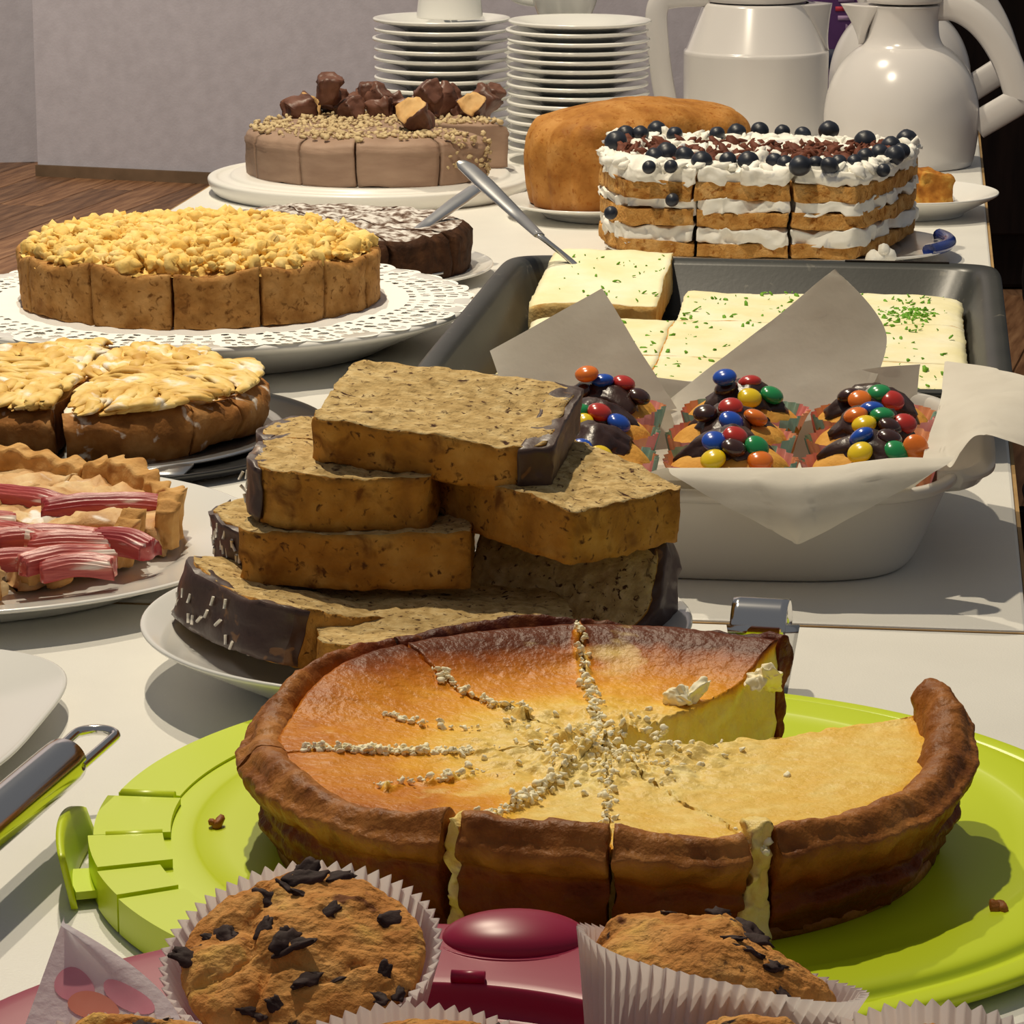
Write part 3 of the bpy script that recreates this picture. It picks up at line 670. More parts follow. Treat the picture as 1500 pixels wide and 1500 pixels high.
N_ = 200; t_ = np.linspace(0, 2 * PI, N_, endpoint=False); V = []
for ins, z in pr:
    x, y = superell(1, 1, 16)(t_ + .5 * PI / N_); V.append(np.stack([x * max(tv - ins, .002), y * (tu - ins if ins < .1 else .05), 0 * x + z], 1))
mb.add(np.concatenate(V), gridf(len(pr), N_, False, True)[:, ::-1]); mb.build('tray', tray_m, t)
for s in (-1, 1):
    mb = MB(); add_box(mb, (s * .105, tu - .0055, TZ + .0009), (.075, .0022, .0012), .0004); mb.build('rim_slot', dark_wood, t, smooth=False)
lemon_m = mat('lemon_icing', [(238, 228, 176), (246, 238, 196), (250, 244, 214)], scale=26, detail=5, rough=.5, bump=.0007, bscale=90)
sponge_m = mat('lemon_sponge', [(222, 168, 92), (240, 204, 132), (246, 220, 160)], scale=60, detail=5, rough=.8, bump=.0008, bscale=300)
green_m = mat('green_sugar', [(128, 178, 60), (96, 158, 44)], scale=100, rough=.6)
sc_ = thing('sheet_cake', 'pale lemon iced sheet cake with green sugar sprinkles cut into pieces in the tray', 'cake', uv(2.08, -.115, 0), -TA)
def tl(u, v): return (v + .115, u - 2.08)
us = [1.884, 2.02, 2.152, 2.285]; vs = [-.262, -.165, -.068, .029]
for i in range(3):
    for j in range(3):
        if i == 2 and j == 0: continue
        gap = .0004
        (x0, y0), (x1, y1) = tl(us[i] + gap, vs[j] + gap), tl(us[i + 1] - gap, vs[j + 1] - gap)
        edge = lambda a, b, c: ((j == 0) * np.exp(-a * 18) + (j == 2) * np.exp(-(1 - a) * 18) + (i == 2) * np.exp(-(1 - c) * 18))
        def f(a, b, c):
            z = .0032 + b * (.0258 - .004 * edge(a, b, c)); p = np.stack([x0 + (x1 - x0) * a, y0 + (y1 - y0) * c, z], 1); return p
        V, Q, S, P = mapbox(f, 24, 6, 30); m_ = .6 * np.clip(edge(*P.T), 0, 1) + .001
        V = vd(vd(V, 26, .0022, 2, 50), 160, .0007, 2, 51 + i * 3 + j)
        mb = MB(); mb.add(V, Q, np.where(S == 3, 0, 1)); mb.build('cake_piece', [lemon_m, sponge_m], sc_)
rg = np.random.RandomState(5); pts = []
for _ in range(420):
    v = -.25 + .27 * rg.rand(); u = 1.9 + .375 * rg.rand()
    if u > 2.15 and v < -.166: continue
    pts.append((*tl(u, v), .0292))
for _ in range(170):
    q = uv(0, 0); p = at(1328 + rg.randn() * 24, 458 + rg.randn() * 8, .03); u = p[0] * SU + p[1] * CU; v = p[0] * CU - p[1] * SU
    if v < .02: pts.append((*tl(u, v), .0292))
rblobs(MB(), pts, .0012, ICO1, .3, 0, (1.9, .9, .4), .6, 4).build('green_sugar', green_m, sc_, kind='stuff')
# the piece lifted on a server
A_ = at(868, 441, .034); A_[2] = .0065
t = thing('sheet_cake_piece', 'lemon sheet cake piece lifted out at the tray corner on a steel server', 'cake piece', A_, -TA)
t.rotation_euler = (R(5.5), 0, -TA)
V, Q, S, P = mapbox(lambda a, b, c: np.stack([(a - .5) * .088, c * .15, .0 + b * (.026 - .003 * np.exp(-a * 20))], 1), 24, 6, 36)
V = vd(vd(V, 26, .002, 2, 60), 160, .0007, 2, 61)
mb = MB(); mb.add(V, Q, np.where(S == 3, 0, 1)); mb.build('cake', [lemon_m, sponge_m], t)
rblobs(MB(), [((rg.rand() - .4) * .07, .01 + rg.rand() * .13, .0262) for _ in range(45)], .0011, ICO1, .3, 0, (1.7, .8, .45), .6, 14).build('green_sugar', green_m, t, kind='stuff')
def server(label, tip, neck, blade_c, blade_dir, bl=.09, bw=.03, cat='cake server'):
    o0 = np.array(blade_c); t = thing('cake_server', label, cat, o0)
    tip, neck = np.array(tip) - o0, np.array(neck) - o0; d = np.array(blade_dir, float); d /= np.linalg.norm(d)
    mb = MB(); m = lerp(neck, tip, .45)
    add_tube(mb, [tip + (tip - neck) * .0, lerp(tip, neck, .06), lerp(tip, neck, .3), lerp(tip, neck, .7), neck], [.0035, .0055, .006, .0045, .0032], 12, (1.35, .55)); mb.build('handle', steel, t)
    mb = MB(); add_tube(mb, bez([lerp(neck, tip, .05), neck, lerp(neck, -d * bl * .45 + np.array((0, 0, .002)), .6), -d * bl * .3]), .0028, 8, (1.3, .7)); mb.build('neck', steel, t)
    s = np.array((d[1], -d[0], 0)); s /= np.linalg.norm(s)
    V, Q, S, P = mapbox(lambda a, b, c: (d[None] * ((c - .5) * bl)[:, None] + s[None] * ((a - .5) * bw * (1 - .25 * c) * np.sqrt(np.clip(1 - (2 * c - 1) ** 6, .12, 1)))[:, None] + np.array((0, 0, .0014))[None] * (b - .5)[:, None]), 4, 1, 20)
    mb = MB(); mb.add(V, Q); mb.build('blade', steel, t); return t
bl = at(800, 392, .040)
server('steel cake server whose blade lifts the lemon piece, handle leaning back over the brownie', at_u(677, 238, 2.43), at_u(790, 345, 2.30), uv(2.25, -.222, .0185), uv(-.16, .02, -.0155), .12, .05)

# ------------------------------------------------------------------ blueberry layer cake
sponge2 = mat('vanilla_sponge', [(170, 116, 54), (198, 146, 78), (216, 170, 106)], scale=90, detail=6, rough=.85, bump=.002, bscale=420, spots=[((146, 88, 32), 160, .56, .68, 6)])
cream_m = mat('whipped_cream', [(238, 234, 222), (248, 246, 238)], scale=60, rough=.5, bump=.0005, bscale=160, spots=[((176, 178, 186), 50, .62, .72)])
berry_m = mat('blueberry', [(22, 26, 36), (38, 44, 58)], scale=120, rough=.4, spots=[((66, 72, 90), 90, .6, .8)])
shav_m = mat('chocolate_shaving', [(92, 52, 40), (120, 72, 56)], scale=50, rough=.6)
F_px = [(880, 348), (893, 362), (918, 371), (1017, 375), (1158, 379), (1252, 382), (1300, 364), (1338, 342)]
BZ = .014
Fp = np.array([at(x, y, BZ)[:2] for x, y in F_px]); bo = Fp.mean(0) + np.array((0, .07))
seg = np.concatenate([[0], np.cumsum(np.linalg.norm(np.diff(Fp, axis=0), axis=1))]); seg /= seg[-1]
b0 = at(893, 348, BZ)[:2] + np.array((.005, .133)); b1_ = at(1338, 342, BZ)[:2] + np.array((.006, .040))
def foot(s, d):
    fx, fy = np.interp(s, seg, Fp[:, 0]), np.interp(s, seg, Fp[:, 1])
    k = np.clip(s, 0, 1); gx, gy = b0[0] + (b1_[0] - b0[0]) * k, b0[1] + (b1_[1] - b0[1]) * k
    return fx + (gx - fx) * d, fy + (gy - fy) * d
cake = thing('blueberry_cake', 'layered cream and sponge cake topped with blueberries and chocolate shavings', 'cake', (bo[0], bo[1], BZ))
lay = [('sponge', 0, .0105), ('cream', .0105, .0230), ('sponge', .0230, .0355), ('cream', .0355, .0445), ('sponge', .0445, .0580), ('cream', .0580, .0670)]
cutss = [(0, seg[3] - .003), (seg[3] + .003, seg[4] - .004), (seg[4] + .004, 1)]
for k, (s0, s1) in enumerate(cutss):
    sl = bpy.data.objects.new('slice', None); COL.objects.link(sl); sl.parent = cake
    for li, (nm, z0, z1) in enumerate(lay):
        cr = nm == 'cream'; topc = li == 5
        def f(a, b, c):
            e = .012 if cr else .0
            x, y = foot(s0 + (s1 - s0) * (a * (1 - 2 * e * .3) + e * .3), c + (0 if cr else .012) * 0)
            z = z0 + (z1 - z0) * b
            if topc: z = z + b * (.0045 * np.exp(-((c - .08) / .1) ** 2) + .003 * np.exp(-((c - .92) / .1) ** 2))
            return np.stack([x - bo[0], y - bo[1], z], 1)
        V, Q, S, P = mapbox(f, 44, 10 if cr else 8, 30)
        V = vd(V, 60 if cr else 45, .0075 if cr else .0036, 3, li * 5 + (0 if cr else 3)); 
        if cr: V = vd(V, 150, .0016, 2, li)
        if topc: V[:, 2] += .003 * np.maximum(0, fbm(V, 70, 2, 77)) * (P[:, 1] > .9)
        mb = MB(); mb.add(V, Q); mb.build('cream_layer' if cr else 'sponge_layer', cream_m if cr else sponge2, sl)
mb = MB(); v, f = ICO3; th = np.arctan2(v[:, 1], v[:, 0]); v = v * np.array((1, 1, .88)); cr = np.exp(-((np.hypot(v[:, 0], v[:, 1]) - .28) / .1) ** 2) * (v[:, 2] > 0); v = v * (1 + .08 * cr - .12 * (np.hypot(v[:, 0], v[:, 1]) < .2) * (v[:, 2] > 0))[:, None]
bproto = None; rg = np.random.RandomState(8)
def berry(px, py, r, z):
    global bproto
    p = at(px, py, z)
    if bproto is None:
        bproto = MB().add(v * .0075, f).build('blueberry', berry_m, cake); o = bproto
    else: o = bproto.copy(); COL.objects.link(o); o.parent = cake
    o.location = (p[0] - bo[0], p[1] - bo[1], p[2] - BZ); o.scale = [r] * 3; o.rotation_euler = (rg.rand() * 1.2 - .3, rg.rand() * 1 - .5, rg.rand() * 6)
ZT = BZ + .0715
for px, py, r in [(902, 208, 1.3), (916, 196, 1.05), (938, 196, 1), (962, 190, 1.1), (988, 197, .95), (958, 229, 1), (976, 224, 1.25), (1003, 229, 1.1), (1028, 236, 1.15), (1066, 235, .95), (1096, 236, 1.15), (1135, 237, 1), (1172, 243, 1.2), (1195, 240, .9), (1215, 243, 1), (1050, 197, .95), (1079, 194, 1.1), (1113, 191, 1.05), (1146, 193, .9), (1176, 197, .95), (1214, 191, 1.2), (1267, 206, 1.25), (1268, 229, .95), (1288, 224, 1.05), (1305, 213, 1.1), (1328, 204, 1.2), (1310, 228, 1.15), (1252, 237, .85), (1320, 222, 1), (1228, 238, .9), (1150, 239, .9)]:
    berry(px, py, r, ZT + .002)
for px, py, z in [(951, 246, .079), (983, 245, .079), (1114, 256, .079), (985, 294, .055), (895, 313, .025), (1118, 348, .03), (1296, 252, .076)]:
    q = at_u(px, py, (at(px, 376, BZ)[0] * SU + at(px, 376, BZ)[1] * CU) - .0015)
    o = bproto.copy(); COL.objects.link(o); o.parent = cake; o.location = (q[0] - bo[0], q[1] - bo[1] + .0045, q[2] - BZ); o.scale = [.75] * 3
o.location.y += .006
pts = []
for _ in range(330):
    s, d = .1 + .78 * rg.rand(), .18 + .64 * rg.rand(); x, y = foot(np.array([s]), np.array([d])); pts.append((x[0] - bo[0], y[0] - bo[1], .0695 + .0022 * rg.rand()))
rblobs(MB(), pts, .0042, ICO1, .5, 0, (1.4, .9, .3), .6, 33).build('chocolate_shavings', shav_m, cake, kind='stuff', label='reddish brown chocolate shavings strewn over the cream')
pts = []
for _ in range(260):
    s = rg.rand(); d = rg.choice([rg.rand() * .1, 1 - rg.rand() * .1, rg.rand()]); x, y = foot(np.array([s]), np.array([d])); pts.append((x[0] - bo[0], y[0] - bo[1], .0690 + .001 * rg.rand()))
rblobs(MB(), pts, .0042, ICO2, .8, 0, (1.2, 1, .6), .6, 35).build('cream_dollops', cream_m, cake, kind='stuff')
# its dish: white with a blue rim, seen beside the cake
blue_m = mat('cobalt_glaze', [(28, 52, 128)], rough=.2, coat=.4)
pc = foot(np.array([.55]), np.array([.5])); ang = math.atan2(b1_[1] - b0[1], b1_[0] - b0[0])
t = thing('cake_platter', 'white oval platter with a cobalt blue rim under the blueberry cake', 'platter', (pc[0][0] - .014, pc[1][0], 0), R(-4))
mb = MB(); sh = superell(.140, .095, 2.6); v, f = lathe([(p[0] / .13, p[1]) for p in plate_prof(.13, .013, .72)], 96, sh); mb.add(v, f); mb.build('dish', china, t)
mb = MB(); a = np.linspace(-.62, .35, 24); add_tube(mb, np.stack([.139 * np.cos(a) ** .77 + .001, .094 * np.sin(a), 0 * a + .0145], 1), .0055, 12, (1, .9)); mb.build('blue_rim', blue_m, t)
p = at(1288, 376, .016); mb = rblobs(MB(), [(0, 0, .002), (.006, .002, .003), (.003, -.002, .009), (-.005, .001, .001)], .006, ICO3, .35, 0, (1, 1, .9), .2, 3); o = mb.build('cream_blob', cream_m); o.location = (p[0], p[1] - .002, .0135); tag(o, 'blob of cream fallen in front of the blueberry cake', 'cream')

# ------------------------------------------------------------------ pound cake on its plate, and the torn piece on another plate
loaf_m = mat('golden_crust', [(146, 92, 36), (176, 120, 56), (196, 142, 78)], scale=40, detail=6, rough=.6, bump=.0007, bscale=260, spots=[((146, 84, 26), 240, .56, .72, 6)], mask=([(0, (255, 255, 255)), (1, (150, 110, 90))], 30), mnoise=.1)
LA = R(34); lc = np.array((.113, 2.866, 0))
plate('white oval plate under the golden pound cake', (lc[0], lc[1], 0), .1, .016, shape=superell(1.28, .86, 2.3), rz=LA, name='plate', foot=.7)
t = thing('pound_cake', 'golden brown ridged loaf cake behind the blueberry cake', 'cake', (lc[0], lc[1], .0075), LA)
def lsh(ph):
    x, y = superell(.102, .062, 3.4)(ph); k = 1 + .04 * (np.abs(np.sin(np.arctan2(y * 1.6, x) * 7)) ** .6 - .6); return x * k, y * k
pr = smoothprof([(0, 0), (.95, 0), (.985, .006), (1, .03), (.985, .058), (.90, .076), (.62, .086), (.3, .09), (0, .0905)], 3)
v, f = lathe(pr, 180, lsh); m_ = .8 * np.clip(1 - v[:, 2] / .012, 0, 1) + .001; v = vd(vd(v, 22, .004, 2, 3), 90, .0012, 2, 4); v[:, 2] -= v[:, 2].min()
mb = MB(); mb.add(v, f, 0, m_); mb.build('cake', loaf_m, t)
pp = np.array((.349, 2.86, 0))
plate('small white plate with a torn piece of cake at the table edge', pp, .082, .021, name='plate', foot=.62)
t = thing('cake_chunk', 'torn golden brown cake chunk on the small white plate', 'cake piece', (pp[0] - .006, pp[1] - .004, .0066))
tear = mat('torn_cake', [(132, 74, 26), (182, 122, 50), (224, 182, 92)], scale=70, detail=6, rough=.8, bump=.0014, bscale=200)
V, Q, S, P = mapbox(lambda a, b, c: np.stack([(a - .5) * .082, (c - .5) * .06, b * (.034 + .006 * np.sin(a * 5))], 1), 26, 14, 20); V = vd(vd(V, 40, .012, 3, 3), 130, .003, 2, 7); V[:, 2] = np.maximum(V[:, 2], 0); mb = MB(); mb.add(V, Q); mb.build('cake', tear, t)

# ------------------------------------------------------------------ chocolate layer cake on a white carrier plate
pc = (-.132, 3.005)
mb = MB(); v, f = lathe(smoothprof([(0, .003), (.135, .003), (.137, 0), (.143, 0), (.149, .008), (.151, .014), (.149, .0165), (.143, .017), (.140, .0145), (.131, .0145), (.129, .0185), (.124, .0195), (0, .0195)], 2), 120); mb.add(v, f); o = mb.build('cake_plate', plastic_white); o.location = (pc[0], pc[1], 0); tag(o, 'white plastic cake carrier base with raised rings under the chocolate cake', 'cake plate')
frost = mat('chocolate_frosting', [(148, 121, 103), (168, 141, 121)], scale=30, rough=.55, bump=.0007, bscale=70, stretch=(1, 1, 3))
nut_m = mat('chopped_nut', [(186, 162, 122), (212, 192, 150)], scale=80, rough=.7)
chc = np.array((-.124, 3.006)); cake = thing('chocolate_cake', 'sliced chocolate frosted cake topped with chopped nuts and chocolate bar chunks', 'cake', (chc[0], chc[1], .0195))
cuts = [-32, -61, -97.5, -123, -152.5, -180, -210, -240, -270, -300, -330, -360 + 8]
for k in range(len(cuts)):
    a1, a0 = cuts[k], (cuts[k + 1] if k + 1 < len(cuts) else -360 - 32 + 360 - 360)
    if k == len(cuts) - 1: continue
    g = .35 + .3 * (k in (0, 1, 3)); t0, t1 = R(a0 + g), R(a1 - g)
    def f(a, b, c):
        th = t0 + (t1 - t0) * c; r = a * (.1215 + .0012 * np.sin(b * 3) - .005 * sstep(.93, 1, b) + .0016 * np.exp(-((b - .78) / .05) ** 2)); z = b * (.042 - .0025 * sstep(.9, 1, a))
        return np.stack([r * np.cos(th), r * np.sin(th), z], 1)
    V, Q, S, P = mapbox(f, 24, 20, 18); V = vd(vd(V, 24, .003, 2, 5), 90, .0008, 2, k)
    mb = MB(); mb.add(V, Q); mb.build('slice', frost, cake)
rg = np.random.RandomState(4); pts = []
for _ in range(1100):
    r = .118 * math.sqrt(rg.rand()); th = rg.rand() * 6.28
    if R(-32) < (th if th < PI else th - 2 * PI) < R(8) : continue
    if r > .104 and rg.rand() < .6 and math.sin(th) < -.2: continue
    pts.append((r * math.cos(th), r * math.sin(th), .0425))
for _ in range(70):
    th = R(-32 - 26 * rg.rand() ** 2); pts.append((.1225 * math.cos(th), .1225 * math.sin(th), .004 + .038 * rg.rand()))
rblobs(MB(), pts, .0021, ICO1, .9, 0, (1.2, 1, .7), .6, 6).build('chopped_nuts', nut_m, cake, kind='stuff')
bar_m = mat('chocolate_bar', [(88, 56, 44), (124, 84, 68)], scale=60, rough=.42, bump=.0005, bscale=150); cara_m = mat('caramel_filling', [(196, 150, 92), (222, 186, 130)], scale=80, rough=.6)
def barchunk(kk): 
    mb = MB()
    def f(a, b, c):
        x, y = (a - .5), (b - .5); rr = .0095 + .0007 * np.sin(c * 9)
        q = np.maximum(np.abs(x), np.abs(y)) * 2; d = np.hypot(x, y) + 1e-9; k = q / d * .5 * .55 + .45
        return np.stack([x * 2 * rr * k * 1.1, y * 2 * rr * k, (c - .5) * .024], 1)
    V, Q, S, P = mapbox(f, 8, 8, 8); V = vd(vd(V, 90, .005, 2, 5), 260, .0016, 2, 8); mb.add(V, Q, np.where((S == 5) & (kk == 1), 1, 0)); return mb
chk = None
for px, py, z, e, s in [(438, 158, .073, (0, 1.5, .3), 1.1), (452, 156, .072, (1.4, .3, 0), 1.05), (482, 129, .093, (.35, .15, 0), 1.05), (481, 146, .078, (1.5, .4, .5), 1.0), (492, 152, .074, (1.2, .2, 1), 1.1), (512, 158, .074, (.9, 1.2, 0), .95), (540, 138, .082, (.1, .2, 0), .95), (552, 142, .080, (.9, .4, 1), .95), (556, 158, .073, (1.5, 0, 1.4), 1), (580, 152, .074, (1.4, .8, 0), .9), (596, 157, .074, (1.5, .2, 2), .95), (610, 172, .078, (.75, -.5, 0), 1.25), (627, 134, .090, (1.1, 1.1, 0), .95), (642, 148, .080, (1.2, .3, 2.2), 1.25), (655, 142, .080, (1, .9, .3), .9), (693, 158, .074, (.9, -.6, .4), 1.05), (707, 150, .076, (.8, .5, 1.2), 1.15), (722, 140, .078, (.4, .4, 0), .85), (520, 150, .074, (1.5, .7, 2.5), .9), (670, 158, .073, (1.5, 1, 0), .8)]:
    d0 = 3.0 if py < 150 else 2.955
    z = .0675 + (z - .073); q = at(px, py + 2, z)
    kk = int(px in (610, 693, 452, 642))
    if chk is None: chk = [barchunk(0).build('chocolate_chunk', [bar_m, cara_m], cake), None]; o = chk[0]
    elif kk and chk[1] is None: chk[1] = barchunk(1).build('chocolate_chunk', [bar_m, cara_m], cake); o = chk[1]
    else: o = chk[kk].copy(); COL.objects.link(o); o.parent = cake
    o.location = (q[0] - chc[0], q[1] - chc[1], z - .0195); o.rotation_euler = e; o.scale = [s] * 3

# ------------------------------------------------------------------ brownie cake with sugar
bc = np.array((-.142, 2.512, 0))
plate('white flat plate under the sugar dusted brownie cake', bc + np.array((.004, .004, 0)), .124, .011, name='plate', foot=.75)
brown_m = mat('brownie', [(44, 26, 16), (70, 44, 28), (92, 60, 38)], scale=70, detail=7, rough=.8, bump=.002, bscale=190, spots=[((238, 234, 228), 1, 2, 3)])
sug_m = mat('brownie_sugar_top', [(60, 38, 26), (120, 100, 88), (214, 208, 202), (232, 228, 224)], scale=130, detail=8, rough=.85, bump=.0016, bscale=260, dist=.2)
cake = thing('brownie_cake', 'dark brownie cake dusted with powdered sugar, half hidden behind the crumble cake', 'cake', (bc[0], bc[1], .0062))
for a1, a0 in [(-31, -62), (-64, -92), (-94, -122), (-124, -180), (-182, -240), (-242, -300), (-302, -389)]:
    t0, t1 = R(a0), R(a1)
    def f(a, b, c):
        th = t0 + (t1 - t0) * c; r = a * (.110 + .002 * np.sin(b * 3) - .006 * sstep(.85, 1, b)); z = b * (.037 + .0035 * (1 - a))
        return np.stack([r * np.cos(th), r * np.sin(th), z], 1)
    V, Q, S, P = mapbox(f, 30, 12, 24); V = vd(vd(V, 34, .005, 3, 15), 150, .0016, 2, 16)
    mb = MB(); mb.add(V, Q, np.where((S == 3) , 1, 0)); mb.build('slice', [brown_m, sug_m], cake)
server('steel cake server stuck under the brownie cake, dark handle rising to the chocolate cake', at_u(703, 272, 2.54), at_u(592, 352, 2.43), at(574, 391, .014), np.array((-.6, .55, -.0)), .10, .03)

# ------------------------------------------------------------------ crumble cake on a doily on a raised plate
kc = np.array((-.2165, 2.228, 0))
t = thing('cake_stand', 'large white plate with a deep rim under the crumble cake', 'plate', kc)
mb = MB(); v, f = lathe(smoothprof([(0, .003), (.12, .003), (.122, 0), (.13, 0), (.136, .004), (.172, .02), (.188, .026), (.191, .029), (.188, .0315), (.17, .0305), (0, .0300)], 3), 140); mb.add(v, f); mb.build('dish', china, t)
# doily: lace paper with punched holes
nr, nt = 58, 720; r_ = np.linspace(.118, .185, nr); th_ = np.linspace(0, 2 * PI, nt, endpoint=False)
RR, TT = np.meshgrid(r_, th_, indexing='ij'); sc_al = 1 + .034 * np.abs(np.sin(TT * 20)) ** .7 * sstep(.15, .19, RR)
dz = .0312 + .0008 * np.sin(TT * 9) * sstep(.16, .186, RR) + .0005 * np.sin(TT * 31)
V = np.stack([RR * sc_al * np.cos(TT), RR * sc_al * np.sin(TT), dz], -1).reshape(-1, 3); Q = gridf(nr, nt, False, True)
ic, jc = Q[:, 0] // nt, Q[:, 0] % nt; rr = r_[ic] + .0006; tt = th_[jc]
def holes(r0, n, dr, wfrac, ph=0): 
    u = ((tt * n / (2 * PI) + ph) % 1) - .5; return (((rr - r0) / dr) ** 2 + (u / wfrac) ** 2) < 1
q6 = np.abs(((tt * 20 / PI) % 1) - .5) < .36
hole = holes(.147, 80, .0024, .26) | (holes(.156, 110, .0030, .30, .5) & q6) | holes(.1655, 80, .0036, .32) | (holes(.173, 120, .0030, .30) & q6) | (holes(.1795, 160, .0022, .28, .25) & q6)
V = vd(V, 30, .0006, 2, 4); V[:, 2] = np.maximum(V[:, 2], .0309)
mb = MB(); mb.add(V, Q[~hole]); do = mb.build('doily', lace); do.location = kc; tag(do, 'white lace paper doily spread under the crumble cake', 'doily')
mb = MB(); v, f = lathe([(0, .0312), (.1185, .0312), (.1185, .0315), (0, .0315)], 90); mb.add(v, f); mb.build('doily_centre', lace, do)
kr_m = mat('shortcrust', [(146, 98, 46), (176, 128, 70), (194, 148, 90)], scale=70, detail=6, rough=.8, bump=.001, bscale=260, spots=[((122, 80, 38), 220, .56, .68, 6)])
cb_m = mat('butter_crumble', [(230, 184, 92), (242, 206, 122), (248, 220, 150)], scale=60, detail=5, rough=.75, bump=.0007, bscale=260)
cake = thing('crumble_cake', 'round yellow crumble topped cake with a tall brown crust on a lace doily', 'cake', (kc[0], kc[1], .0316))
kcut = [a for a in (-20.5, -43, -66, -93.5, -120, -151, -180, -210, -240, -270, -300, -330, -380.5)]
for k in range(12):
    a1, a0 = kcut[k], kcut[k + 1]; g = .32 * (k in (2, 3, 4, 1, 0, 5)) + .2; t0, t1 = R(a0 + g), R(a1 - g)
    def f(a, b, c):
        th = t0 + (t1 - t0) * c; r = a * (.1245 + .0015 * b - .002 * sstep(.92, 1, b)); z = b * (.0365 + .002 * np.sin(th * 5) + .0022 * np.cos(2 * c * PI) * sstep(.9, 1, a))
        return np.stack([r * np.cos(th), r * np.sin(th), z], 1)
    V, Q, S, P = mapbox(f, 20, 22, 24); V = vd(vd(V, 40, .0018, 2, 5), 170, .0009, 2, 6)
    sl = MB().add(V, Q).build('slice', kr_m, cake)
rg = np.random.RandomState(2); pts = []
nr, nt = 90, 420; r_ = np.linspace(0, .1215, nr); th_ = np.linspace(0, 2 * PI, nt, endpoint=False); RR, TT = np.meshgrid(r_, th_, indexing='ij')
V = np.stack([RR * np.cos(TT), RR * np.sin(TT), 0 * RR], -1).reshape(-1, 3); V[:, 2] = .0355 + .0085 * (1 - (RR.ravel() / .1215) ** 5) - .001; V = vd(vd(V, 60, .004, 2, 8), 190, .0042, 3, 9)
mound = MB().add(V, gridf(nr, nt, False, True)); mound.build('crumble_base', cb_m, cake)
for _ in range(1700):
    r = .1175 * math.sqrt(rg.rand()); th = rg.rand() * 6.28; d = min(abs(((math.degrees(th) - c_ + 180) % 360) - 180) for c_ in kcut)
    pts.append((r * math.cos(th), r * math.sin(th),     .0360 + .003 * rg.rand() + .0080 * (1 - (r / .121) ** 4)))
rblobs(MB(), pts, .0036, ICO2, 1.2, 0, (1.2, 1, .8), .75, 3).build('crumble_topping', cb_m, cake, kind='stuff', label='lumpy yellow butter crumble')

# ------------------------------------------------------------------ apple cake on a steel base and black tray
ac = np.array((-.258, 1.902, 0))
blackp = mat('black_tray', [(22, 21, 21), (30, 29, 29)], scale=20, rough=.3, coat=.3)
mb = MB(); v, f = lathe(smoothprof([(0, 0), (.130, 0), (.146, .003), (.150, .0075), (.148, .009), (.142, .006), (.12, .0035), (0, .0035)], 3), 90); mb.add(v, f); o = mb.build('serving_tray', blackp); o.location = ac; tag(o, 'round black tray under the apple cake', 'tray')
t = thing('cake_tin_base', 'steel springform base with a lifting tab under the apple cake', 'cake tin base', ac)
mb = MB(); v, f = lathe(smoothprof([(0, .0065), (.118, .0065), (.1205, .006), (.122, .0075), (.1205, .009), (.118, .0082), (0, .0082)], 2), 90); mb.add(v, f); mb.build('disc', steel, t)
mb = MB(); V, Q, S, P = mapbox(lambda a, b, c: np.stack([(a - .5) * .03 * (1 - .3 * c) + .062, -.100 - .022 * c, .0073 + .0012 * b - .0015 * c], 1), 2, 1, 4); mb.add(V, Q); mb.build('tab', steel, t)
ap_c = mat('apple_cake_crust', [(122, 78, 38), (160, 108, 56), (186, 138, 84)], scale=60, detail=6, rough=.75, bump=.001, bscale=260, spots=[((236, 228, 216), 70, .60, .70, 6)])
ap_m = mat('baked_apple', [(206, 158, 78), (238, 202, 120), (250, 228, 164)], scale=46, detail=5, rough=.5, bump=.0006, bscale=120, spots=[((250, 244, 232), 50, .56, .68, 6)])
ap_b = mat('apple_cake_batter', [(214, 160, 82), (238, 196, 122)], scale=60, rough=.7, bump=.001, bscale=200, spots=[((248, 240, 226), 40, .52, .6)])
cake = thing('apple_cake', 'round apple cake with fanned apple slices and powdered sugar beside the rhubarb tart', 'cake', (ac[0], ac[1], .0092))
acuts = [(-28, -47), (-48, -88.3), (-92.5, -139), (-140.5, -185), (-186, -230), (-231, -280), (-281, -330), (-331, -387)]
wedge = None
rg = np.random.RandomState(12)
